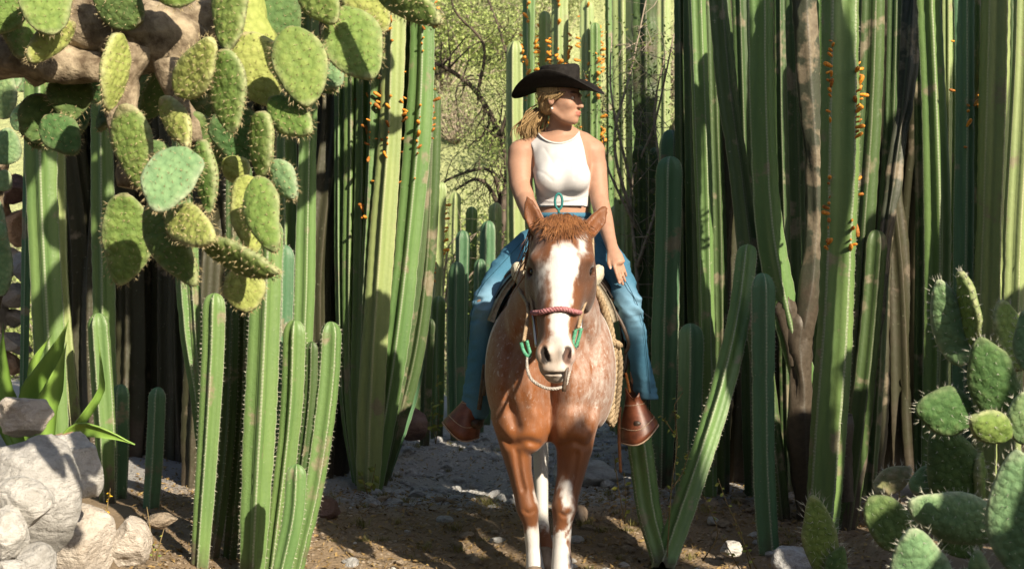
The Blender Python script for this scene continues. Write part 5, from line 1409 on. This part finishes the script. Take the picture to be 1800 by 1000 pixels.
# leather stirrup covers (each hangs from the saddle)
def tapadero(top, hem_l, hem_r, d, side, label):
    tx, ty = top; n = 26; rows = []
    hx_, hy_ = (hem_l[0]+hem_r[0])/2, (hem_l[1]+hem_r[1])/2; hw_ = abs(hem_r[0]-hem_l[0])/2
    slope = (hem_r[1]-hem_l[1])/(hem_r[0]-hem_l[0])
    prof = [(0, .42), (.10, .40), (.28, .50), (.5, .68), (.72, .86), (.88, .98), (1, 1.0)]
    mb = MB(); vs = []
    for inner in (0, 1):
        for u, k in prof:
            cx_, cy_ = tx+(hx_-tx)*u, ty+(hy_-ty)*u; hw = hw_*k
            for j in range(n):
                a = 2*math.pi*j/n; s_ = math.sin(a); c_ = math.cos(a)
                g = 1-.12*inner
                ex_ = hw*c_*g
                notch = (-9 if u == 0 else 0)*abs(c_)**2+(10 if u == 0 else 0)*(1-abs(c_))
                bow = 14*u*max(0, -s_)*(1-abs(c_)**2) if u > .6 else 0
                dep = S(hw, d)*(1.15 if s_ < 0 else .9)*g
                vs.append(W(cx_+ex_, cy_+slope*ex_*u+notch+bow, d)+np.array([0, s_*dep, 0]))
    m_ = len(prof); off = m_*n; f = []
    for i in range(m_-1):
        for j in range(n):
            a = i*n+j; b = i*n+(j+1) % n
            f += [(a, b, b+n, a+n), (off+a, off+a+n, off+b+n, off+b)]
    for j in range(n):
        f += [(j, j+off, (j+1) % n+off, (j+1) % n), ((m_-1)*n+j, (m_-1)*n+(j+1) % n, off+(m_-1)*n+(j+1) % n, off+(m_-1)*n+j)]
    o = wpart('stirrup_cover', vs, f, M_tap, sd); o['label'] = label
    vs = np.array(vs)
    for r_, rad in ((m_-1, .0035), (m_-3, .0022), (2, .0018)):
        ring = vs[r_*n:(r_+1)*n].copy()
        ctr = ring.mean(0); ring = ctr+(ring-ctr)*1.012
        v, f = tube(ring, rad, 5, 1, closed=True, smooth_path=False); wpart('seam', v, f, M_stitch, o)
tapadero((1113,690), (1087,776), (1157,746), 7.22, 1, 'sunlit reddish brown stirrup cover')
tapadero((833,690), (778,742), (842,768), 7.22, -1, 'shaded reddish brown stirrup cover')

# ================================================================ the rider
rider = empty('person', W(988, 440, 7.5), 'woman in black hat, white tank top and blue jeans riding the horse', 'person')
D = 7.5
H = .0052
FB = Field((-.36, 6.72, .45), (.92, 7.95, 2.22), H)
def nb(px, py, d, hw, hd): return (W(px, py, d), S(hw, d), hd)
TORSO = [nb(990,415,7.55,56,.115), nb(989,378,7.53,46,.095), nb(989,350,7.52,43,.09), nb(988,320,7.50,46,.10), nb(987,290,7.50,51,.105), nb(987,265,7.51,50,.09), nb(986,247,7.52,34,.07)]
def torso(Fd, gr=0., bust=True):
    Fd.loft([(p, a+gr, b+gr) for p, a, b in TORSO], .02)
    if bust:
        for px in (968, 1011):
            Fd.ell(W(px, 313, 7.42), np.array((.064, .058, .062))+gr, .035)
torso(FB)
# shoulders, neck
FB.loft([nb(917,266,7.52,19,.05), nb(945,254,7.53,20,.052), nb(984,246,7.54,22,.058), nb(1024,252,7.55,20,.052), nb(1045,264,7.56,18,.05)], .03)
FB.loft([nb(985,250,7.53,25,.062), nb(984,228,7.51,19.5,.055), nb(986,205,7.49,20,.055)], .022)
# trapezius
FB.loft([nb(950,252,7.55,14,.04), nb(970,232,7.54,10,.04)], .025); FB.loft([nb(1020,250,7.56,14,.04), nb(1000,232,7.54,10,.04)], .025)
# arms: image-left one reaches forward to the reins
FB.loft([nb(915,268,7.52,21.5,.055), nb(914,290,7.51,22.5,.056), nb(916,325,7.48,20,.050), nb(923,352,7.42,17,.045), nb(934,376,7.28,17,.042), nb(948,396,7.13,13,.034), nb(957,408,7.04,10.5,.026)], .02)
FB.loft([nb(1042,268,7.55,19,.052), nb(1047,290,7.55,19.5,.052), nb(1051,325,7.52,17.5,.046), nb(1054,352,7.48,16,.042), nb(1062,385,7.36,15.5,.038), nb(1070,415,7.24,12,.030), nb(1075,432,7.17,10.5,.023)], .02)
# hand on the thigh
FB.loft([nb(1076,436,7.155,10.5,.020), nb(1082,450,7.12,13,.018), nb(1087,461,7.10,12.5,.016)], .012)
FING = [[(1078+4*i+u*dx, 461-1.7*i+u*dy) for u in (0, .4, .72, 1)] for i, (dx, dy) in enumerate(((11,37),(13,41),(13,37),(11,29)))]
for i, fg in enumerate(FING):
    ds_ = np.array([7.095, 7.078, 7.073, 7.08])+.014*i
    FB.loft([(W(x, y, d), r, r*.9) for (x, y), d, r in zip(fg, ds_, (.0098, .0092, .0084, .0070))], .004)
FB.loft([(W(1073,440,7.15), .012, .012), (W(1070,452,7.12), .0105, .010), (W(1070,463,7.10), .009, .009), (W(1073,472,7.09), .0072, .007)], .006)
# rein hand: fingers curled round the rein
FB.loft([nb(958,409,7.035,10,.022), nb(966,416,7.0,12,.022)], .01)
for i in range(4):
    c0 = W(965+i*1.5, 410+i*5, 6.985)
    FB.loft([(c0, .0095, .0095), (c0+np.array([.022, -.012, -.004]), .009, .009), (c0+np.array([.028, .010, -.012]), .0085, .0085), (c0+np.array([.010, .022, -.014]), .007, .007)], .004)
FB.loft([(W(962,402,7.0), .010, .010), (W(972,402,6.98), .009, .009), (W(980,406,6.975), .0075, .0075)], .005)
# hips and legs under the jeans
FB.loft([nb(990,415,7.55,56,.115), nb(990,450,7.52,60,.12)], .03)
LEGS = {-1: [(938,440,7.46,40,.10), (906,466,7.34,35,.095), (876,500,7.22,29,.086), (854,535,7.12,25,.074), (848,575,7.16,21,.062), (844,640,7.24,19,.054), (838,705,7.27,15,.045)],
        1: [(1042,440,7.46,40,.10), (1068,466,7.34,35,.095), (1091,502,7.22,29,.086), (1106,540,7.12,24,.074), (1115,585,7.16,20,.060), (1121,640,7.24,18,.054), (1124,705,7.27,15,.045)]}
for s_ in (-1, 1):
    FB.loft([(W(a, b, c_), S(e*.82, c_), g*.82) for a, b, c_, e, g in LEGS[s_]], .03)
# head: turned to image right
HC = W(986, 176, 7.46)
yaw = math.radians(62)
hF = np.array([math.sin(yaw), -math.cos(yaw), -.03]); hF /= np.linalg.norm(hF)
hU = np.array([.02, 0.02, 1.]); hU -= hF*hU.dot(hF); hU /= np.linalg.norm(hU)
hS = np.cross(hF, hU)          # towards her right ear = the side the camera sees
if hS[1] > 0: hS = -hS
def HP(f, s, u): return HC+hF*f+hS*s+hU*u
RH = np.array([hF, hS, hU])
k_ = 1.06
def he(f, s, u, r, k=.012, sub=False): FB.ell(HP(f*k_, s*k_, u*k_), np.array(r)*k_, k, RH, sub)
he(-.012, 0, .045, (.094, .074, .080), .02)                 # skull
he(.025, 0, -.020, (.062, .060, .075), .025)                # face
he(.048, 0, -.075, (.036, .040, .030), .025)                # chin block
he(.072, 0, -.092, (.014, .018, .014), .014)                # chin
FB.loft([(HP(-.012, .052, -.055), .016, .016), (HP(.030, .040, -.088), .014, .013), (HP(.062, .014, -.098), .012, .012)], .018, ref=tuple(hS))   # jaw, near side
FB.loft([(HP(-.012, -.052, -.055), .016, .016), (HP(.030, -.040, -.088), .014, .013), (HP(.062, -.014, -.098), .012, .012)], .018, ref=tuple(hS))
for s_ in (-1, 1):
    he(.058, .036*s_, -.022, (.022, .020, .020), .018)      # cheek
    he(.076, .030*s_, .022, (.012, .022, .007), .010)       # brow
    he(.086, .031*s_, .004, (.006, .013, .006), .008, True) # eye socket
    he(-.012, .073*s_, -.005, (.018, .008, .028), .006)     # ear
    he(-.006, .080*s_, -.003, (.009, .006, .016), .004, True)
    he(.094, .010*s_, -.032, (.008, .007, .006), .006)      # nostril wing
FB.loft([(HP(.088, 0, .018), .009, .010), (HP(.098, 0, -.008), .008, .009), (HP(.108, 0, -.024), .008, .009)], .012, ref=tuple(hS))     # nose
he(.102, 0, -.031, (.011, .010, .008), .008)
he(.089, 0, -.054, (.010, .023, .006), .008); he(.086, 0, -.066, (.010, .020, .0065), .008)      # lips
FB.loft([(HP(.098, -.012, -.0605), .0018, .003), (HP(.098, .008, -.0605), .0018, .003), (HP(.086, .032, -.052), .002, .004)], .003, ref=(0, 0, 1), sub=True)   # smiling mouth line
Vb, Fb = FB.mesh(2, .5)
M_skin = NT('skin'); n = M_skin.noise(M_skin.obj(), 16, 4, .6); n2 = M_skin.noise(M_skin.obj(), 220, 3, .6)
ck = M_skin.sep(M_skin.attr('blush', 'Color'))
n3 = M_skin.noise(M_skin.obj(), 60, 5, .7)
col = M_skin.mix(M_skin.math('MULTIPLY_ADD', n3, .5, M_skin.math('MULTIPLY', n, .5)), (.26, .135, .085), (.45, .275, .195))
col = M_skin.mix(M_skin.math('MULTIPLY', ck[0], .65), col, (.42, .12, .10)); col = M_skin.mix(ck[1], col, (.14, .075, .045)); col = M_skin.mix(ck[2], col, (.62, .36, .30))
M_skin.bump(n2, .12, .001)
M_skin.b.inputs['Subsurface Weight'].default_value = .12; M_skin.b.inputs['Subsurface Radius'].default_value = (.02, .008, .004); M_skin.b.inputs['Subsurface Scale'].default_value = .5
M_skin_m = M_skin.done(col, .56, .28)
loc = (Vb-HC)@np.array([hF, hS, hU]).T/k_
lip = sstep(1.15, .8, np.sqrt(((loc[:, 0]-.098)/.018)**2+(loc[:, 1]/.031)**2+((loc[:, 2]+.061)/.012)**2))
brow = .8*sstep(1.15, .8, np.sqrt(((loc[:, 0]-.082)/.02)**2+((np.abs(loc[:, 1])-.032)/.024)**2+((loc[:, 2]-.028)/.005)**2))
nail = np.zeros(len(Vb))
for fg in FING:
    p = W(*fg[3], 7.07); nail = np.maximum(nail, sstep(.011, .006, np.linalg.norm(Vb-p, axis=1)))
p = W(1073, 471, 7.08); nail = np.maximum(nail, sstep(.012, .006, np.linalg.norm(Vb-p, axis=1)))
wpart('body', Vb, Fb, M_skin_m, rider, {'blush': np.stack([lip, brow, nail], 1)})
M_ew = NT('eye_white').done((.62, .58, .54, 1), .2, .5)
for s_ in (-1, 1):
    sel = (np.abs(loc[:, 1]-.032*s_) < .006) & (np.abs(loc[:, 2]-.006) < .006) & (loc[:, 0] > .03)
    fs = loc[sel, 0].max() if sel.any() else .08
    p = HP((fs-.0078)*k_, .032*s_*k_, .006*k_)
    o = wpart('eye', iv*.0092+p, ifc, M_ew, rider)
    wpart('iris', iv*.0058+p+hF*.0042, ifc, M_eye, o)
    lash = [HP((fs-.006)*k_, (.032*s_-.012)*k_, .008*k_), HP((fs+.0022)*k_, .032*s_*k_, .0125*k_), HP((fs-.010)*k_, (.032*s_+.014)*k_, .007*k_)]
    v, f = tube(lash, [.0012, .0024, .0012], 5, .004); wpart('eyelid', v, f, M_skin_m, o)
# tank top: the torso grown a little, cut at hem, neckline and armholes
FT = Field((-.05, 7.28, 1.4), (.55, 7.72, 1.95), .0045)
torso(FT, .0075)
FT.loft([(p, a+.004, b+.004) for p, a, b in (nb(940,262,7.52,15,.05), nb(958,250,7.53,19,.054), nb(984,248,7.54,21,.060), nb(1012,250,7.55,19,.054), nb(1030,260,7.56,14,.05))], .02)
X, Y, Z = FT.grid()
zs = CH-(362.5-CY)*D/F
cut = np.broadcast_to(zs+.004*np.sin(X*30)-Z, FT.D.shape)
def cutter(c, r):
    return 1-np.sqrt(((X-c[0])/r[0])**2+((Y-c[1])/r[1])**2+((Z-c[2])/r[2])**2)
neck = cutter(W(981, 222, 7.46), (S(38, D), .17, S(31, D)))*.08
# armholes: sloping planes from strap to under the arm, each side
pxX = CX+X*F/D; pyZ = CY+(CH-Z)*F/D
armL = (np.interp(pyZ.ravel(), [225, 240, 262, 290, 305, 330], [925, 927, 936, 940, 934, 905]).reshape(pyZ.shape)-pxX)*D/F*.9
armR = (pxX-np.interp(pyZ.ravel(), [225, 240, 262, 290, 305, 330], [1021, 1020, 1026, 1031, 1038, 1070]).reshape(pyZ.shape))*D/F*.9
Dm = np.maximum(np.maximum(FT.D, cut), np.maximum(neck, np.maximum(np.broadcast_to(armL, FT.D.shape), np.broadcast_to(armR, FT.D.shape))))
FT.D = Dm.astype(np.float32)
Vt, Ft = FT.mesh(2, .5)
def tfold(pts, amp, wid):
    P_ = catmull([W(a_, b_, 7.42) for a_, b_ in pts], .003); dm = np.full(len(Vt), 9.)
    for q_ in P_: dm = np.minimum(dm, np.hypot(Vt[:, 0]-q_[0], Vt[:, 2]-q_[2]))
    Vt[:, 1] += (Vt[:, 1] < 7.5)*amp*np.exp(-(dm/wid)**2)
tfold([(944,338),(962,346),(990,343),(1014,345),(1036,334)], .007, .013)
tfold([(942,300),(956,306),(970,318)], .0022, .008); tfold([(1034,300),(1022,306),(1010,316)], .0022, .008)
tfold([(950,350),(975,355),(1000,352)], -.003, .006); tfold([(1034,345),(1015,352),(990,356)], .004, .005); tfold([(958,262),(968,280),(972,296)], .0018, .008); tfold([(1008,262),(1004,280),(1002,296)], .0018, .008)
Vt += (vnoise(Vt*np.array([1.6, 1, .8]), 14, 21)*.0022)[:, None]*np.array([0, -1, 0])
Vt += (np.sin(Vt[:, 2]*60+3*np.sin(Vt[:, 0]*9))*.0012*sstep(1.66, 1.58, Vt[:, 2]))[:, None]*np.array([0, -1, 0])
M_top = NT('rib_knit'); vx = M_top.obj(); wv = M_top.n('TexWave'); wv.inputs['Scale'].default_value = 130.; wv.inputs['Distortion'].default_value = .6; M_top.l(vx, wv.inputs[0])
n = M_top.noise(vx, 14, 4, .6); M_top.bump(M_top.math('ADD', wv.outputs['Fac'], M_top.math('MULTIPLY', n, 3.)), .22, .004)
M_top.b.inputs['Sheen Weight'].default_value = .2
M_topm = M_top.done(M_top.mix(n, (.46, .46, .47), (.53, .53, .535)), .9, .15)
tt = wpart('tank_top', Vt, Ft, M_topm, rider)
M_hem = simple('knit_hem', (.44, .44, .45), (.51, .51, .51), 60, .9, .1)
def tproj(px, py):
    p = W(px, py, D); sel = np.hypot(Vt[:, 0]-p[0], Vt[:, 2]-p[2]) < .012
    return np.array([p[0], (Vt[sel, 1].min() if sel.any() else 7.45)-.001, p[2]])
nk = [tproj(981+38*math.sin(a), 223+31*math.cos(a)) for a in np.linspace(-1.15, 1.15, 15)]
nk = [x_+np.array([0, .004, 0]) for x_ in nk]; v, f = tube(nk, .0048, 6, .01); wpart('collar', v, f, M_hem, tt)
hm = [tproj(x, 361) for x in range(948, 1032, 7)]
v, f = tube(hm, .0045, 6, .01); wpart('hem', v, f, M_hem, tt)
# jeans
FJ = Field((-.36, 6.85, .50), (.92, 7.9, 1.62), .0075)
FJ.loft([(W(990,384,7.54), S(50,7.54), .106), (W(990,415,7.55), S(61,7.55), .125), (W(990,445,7.52), S(63,7.52), .125)], .03)
GJ = {-1: [0, 2, 2, 1, 4, 6, 9], 1: [0, 2, 2, 1, 0, -1, 0]}
for s_ in (-1, 1):
    FJ.loft([(W(a, b, c_), S(e*(1 if i_ < 2 else .94), c_), g) for i_, (a, b, c_, e, g) in enumerate(LEGS[s_][:5])], .05)
bl = [(848,575,7.16,21,.066), (843,630,7.2,21,.072), (836,720,7.24,25,.082)]
br = [(1115,578,7.16,20,.066), (1123,630,7.2,18,.072), (1131,668,7.24,19,.078), (1136,697,7.26,20,.084)]
FJ.loft([(W(a, b, c_), S(e, c_), g) for a, b, c_, e, g in bl], .02); FJ.loft([(W(a, b, c_), S(e, c_), g) for a, b, c_, e, g in br], .02)
X, Y, Z = FJ.grid()
zt = CH-(377-CY)*7.54/F
FJ.D = np.maximum(FJ.D, np.broadcast_to(Z-zt+.10*(Y-7.45)*0, FJ.D.shape)).astype(np.float32)
hemz = CH-(700-CY)*7.25/F-.12*np.abs(X-W(1136,700,7.26)[0])
FJ.D = np.maximum(FJ.D, np.broadcast_to(hemz-Z, FJ.D.shape)).astype(np.float32)
Vj, Fj = FJ.mesh(3, .5)
sx = np.abs(Vj[:, 0]-.24)
fold = np.sin((Vj[:, 2]*1.0+sx*.8)*95+2.5*vnoise(Vj, 6, 9))*.0045*np.clip(vnoise(Vj, 5, 12)+.4, 0, 1)
cre = fold+vnoise(Vj*np.array([1, 1, 1.8]), 9, 3)*.006+vnoise(Vj*np.array([1, 1, 2.5]), 22, 4)*.003
kn = np.exp(-((Vj[:, 2]-1.10)/.10)**2)+.8*np.exp(-((Vj[:, 2]-1.33)/.07)**2)+.7*np.exp(-((Vj[:, 2]-.72)/.08)**2)
ctr = np.array([W(989,0,7.4)[0], 7.3, 0])
nrm = Vj-ctr; nrm[:, 2] = 0; nrm /= np.linalg.norm(nrm, axis=1)[:, None]
Vj = Vj+nrm*(cre*(.4+kn))[:, None]
M_den = NT('denim'); vx = M_den.obj((1, 1, 1)); n = M_den.noise(vx, 6, 4, .6); n2 = M_den.noise(M_den.obj((3, 3, 1)), 120, 3, .7)
fd = M_den.sep(M_den.attr('fade', 'Color'))
col = M_den.mix(n2, (.026, .095, .165), (.075, .205, .30))
col = M_den.mix(M_den.math('MULTIPLY', fd[0], M_den.math('MULTIPLY_ADD', n, .9, .25)), col, (.20, .34, .46))
M_den.bump(M_den.math('ADD', n2, n), .3, .004)
M_denm = M_den.done(col, .85, .15)
fade = .8*sstep(.05, -.06, np.abs(Vj[:, 1]-7.06)-.06)*sstep(.85, 1.1, Vj[:, 2])+.25*sstep(.9, .6, Vj[:, 2])
jo = wpart('jeans', Vj, Fj, M_denm, rider, {'fade': np.stack([np.clip(fade, 0, 1), 0*fade, 0*fade], 1)})
M_seam = simple('seam_thread', (.012, .045, .07), (.03, .09, .13), 90, .8, .1, bump=0)
def seam(pxs, name='seam'):
    pts = []
    for a_, b_, d_ in pxs:
        p_ = W(a_, b_, d_); sel = np.hypot(Vj[:, 0]-p_[0], Vj[:, 2]-p_[2]) < .014
        if sel.any(): p_[1] = Vj[sel, 1].min()-.001; pts.append(p_)
    if len(pts) > 2:
        v, f = tube(pts, .0016, 5, .02); wpart(name, v, f, M_seam, jo)
seam([(1060,425,7.2),(1085,470,7.2),(1108,515,7.2),(1126,560,7.2),(1134,620,7.2),(1142,690,7.2)])
seam([(918,425,7.2),(884,462,7.2),(850,500,7.2),(832,540,7.2),(822,600,7.2)])
v, f = tube([W(990,379,7.54)+np.array([.128*math.cos(a), .103*math.sin(a), 0]) for a in np.linspace(0, 6.28, 30)[:-1]], .009, 6, 1, 1.6, closed=True, smooth_path=False); wpart('waistband', v, f, M_denm, jo)
# boots
M_boot = simple('boot_leather', (.03, .018, .012), (.07, .04, .025), 30, .45, .4)
for px in (836, 1120):
    FBt = Field(W(px, 770, 7.25)-np.array([.12, .32, 0]), W(px, 660, 7.25)+np.array([.12, .15, 0]), .01)
    FBt.loft([(W(px,680,7.27), .045, .05), (W(px,725,7.26), .042, .05), (W(px,742,7.24), .040, .034), (W(px,745,7.18), .038, .026), (W(px,745,7.15), .025, .02)], .02)
    v, f = FBt.mesh(2); wpart('boot', v, f, M_boot, rider)
# hair: cap under the hat and a low ponytail blowing to the left
M_hair = hair_mat('blond_hair', (.10, .06, .028), (.44, .30, .14))
FHr = Field(HC-.28, HC+.2, .006)
FHr.ell(HP(-.020*k_, 0, .040*k_), np.array((.095, .082, .083))*k_, .01, RH)
FHr.ell(HP(-.060, .0, -.020), np.array((.050, .066, .055)), .02, RH)
FHr.ell(HP(.085*k_, 0, -.015*k_), np.array((.085, .11, .105))*k_, .01, RH, True)
FHr.ell(HP(-.004, .086, -.012), np.array((.020, .03, .03)), .006, RH, True)
v, f = FHr.mesh(2); wpart('hair', v, f, M_hair, rider)
rr = np.random.default_rng(77); mb = MB()
tie = W(944, 205, 7.50)
for i in range(300):
    o_ = rr.normal(0, 1, 3)
    p0 = W(950, 196, 7.50)+o_*np.array([.012, .012, .010]); p1 = W(938+o_[0]*4, 212, 7.50)+o_*.014
    p2 = W(932+o_[0]*6-3*rr.random(), 226+4*o_[2], 7.51)+o_*.013; p3 = W(934+o_[0]*7-5*rr.random(), 242+8*rr.random()-4, 7.50)+o_*.012
    v, f = tube([p0, p1, p2, p3], np.array([.0028, .0034, .0024, .0006])*rr.uniform(.6, 1.2), 5, .02, .6); mb.add(v, f)
for i in range(26):           # strands along the hairline and loose ends
    a = rr.uniform(-.06, .07); p0 = HP(a, .078+rr.normal(0, .004), .030); p1 = HP(a-.035, .083, .004+rr.normal(0, .006)); p2 = HP(-.085, .045+rr.normal(0, .006), -.030)
    v, f = tube([p0, p1, p2], [.003, .0035, .002], 4, .02, .6); mb.add(v, f)
pt = wpart('ponytail', mb.V(), mb.f, M_hair, rider)
p = HP(-.004, .082, -.048); wpart('earring', iv*.006+p, ifc, NT('pearl').done((.75, .70, .62, 1), .2, .6), rider)
# hat
M_felt = simple('black_felt', (.0075, .0065, .006), (.017, .015, .014), 60, .85, .2, bump=.2, bd=.002)
hat = bpy.data.objects.new('hat', None); C.objects.link(hat); hat.parent = rider; hat.location = (0, 0, 0)
hc = HP(-.012, 0, .056); tlt = RH
def hatp(f_, s_, u_): return hc+hF*f_+hS*s_+hU*u_
n = 64; A = np.arange(n)*2*math.pi/n
rings = []
for k, (rf, rs, u_) in enumerate([(.098,.085,-.004), (.098,.085,.012), (.100,.085,.035), (.100,.083,.058), (.099,.080,.080), (.095,.076,.092), (.086,.068,.098), (.072,.055,.096), (.05,.036,.088), (.02,.014,.083)]):
    u2 = u_+np.where(k >= 4, .010*np.cos(A)**2*(.5+.5*np.sign(np.cos(A)))+.004, 0)-np.where(k in (5, 6, 7), .012*np.exp(-((np.abs(np.sin(A))-.0)/.25)**2)*(np.cos(A) < 0), 0)
    pinch = 1-.10*(k >= 3)*np.exp(-((np.abs(A-.75) % 6.28)/.35)**2)-.10*(k >= 3)*np.exp(-((np.abs(A-5.53))/.35)**2)
    rings.append(np.array([hatp(rf*math.cos(a)*pi_, rs*math.sin(a)*pi_, uu) for a, uu, pi_ in zip(A, np.broadcast_to(u2, A.shape), pinch)]))
def strip(rings, close_top=False):
    m_ = len(rings); v = np.concatenate(rings); f = [(i*n+j, i*n+(j+1) % n, (i+1)*n+(j+1) % n, (i+1)*n+j) for i in range(m_-1) for j in range(n)]
    if close_top: f.append(tuple(range((m_-1)*n, m_*n)))
    return v, f
v, f = strip(rings, True); wpart('crown', v, f, M_felt, hat)
def brim_ring(t, off):
    out = []
    for a in A:
        c_, s_ = math.cos(a), math.sin(a)
        rf, rs = .096+((.218 if math.cos(a) > 0 else .232)-.096)*t, .083+(.205-.083)*t
        up = .062*abs(s_)**2.2*t**1.8 - (.040 if c_ > 0 else .056)*abs(c_)**1.6*t**1.5 + .010*t
        up += .008*t*math.sin(2*a+.7)
        out.append(hatp(rf*c_, rs*s_*(1-.16*t), up+off))
    return np.array(out)
ts = np.linspace(0, 1, 12)
rings = [brim_ring(t, .0) for t in ts]+[brim_ring(1.012, -.003)]+[brim_ring(t, -.006) for t in ts[::-1]]
v, f = strip(rings); wpart('brim', v, f, M_felt, hat)
rings = [np.array([hatp((.1005+.002*(k in (1, 2)))*math.cos(a), (.0870+.002*(k in (1, 2)))*math.sin(a), u_) for a in A]) for k, u_ in enumerate((.002, .004, .020, .022))]
v, f = strip(rings); wpart('hat_band', v, f, M_skirt, hat)
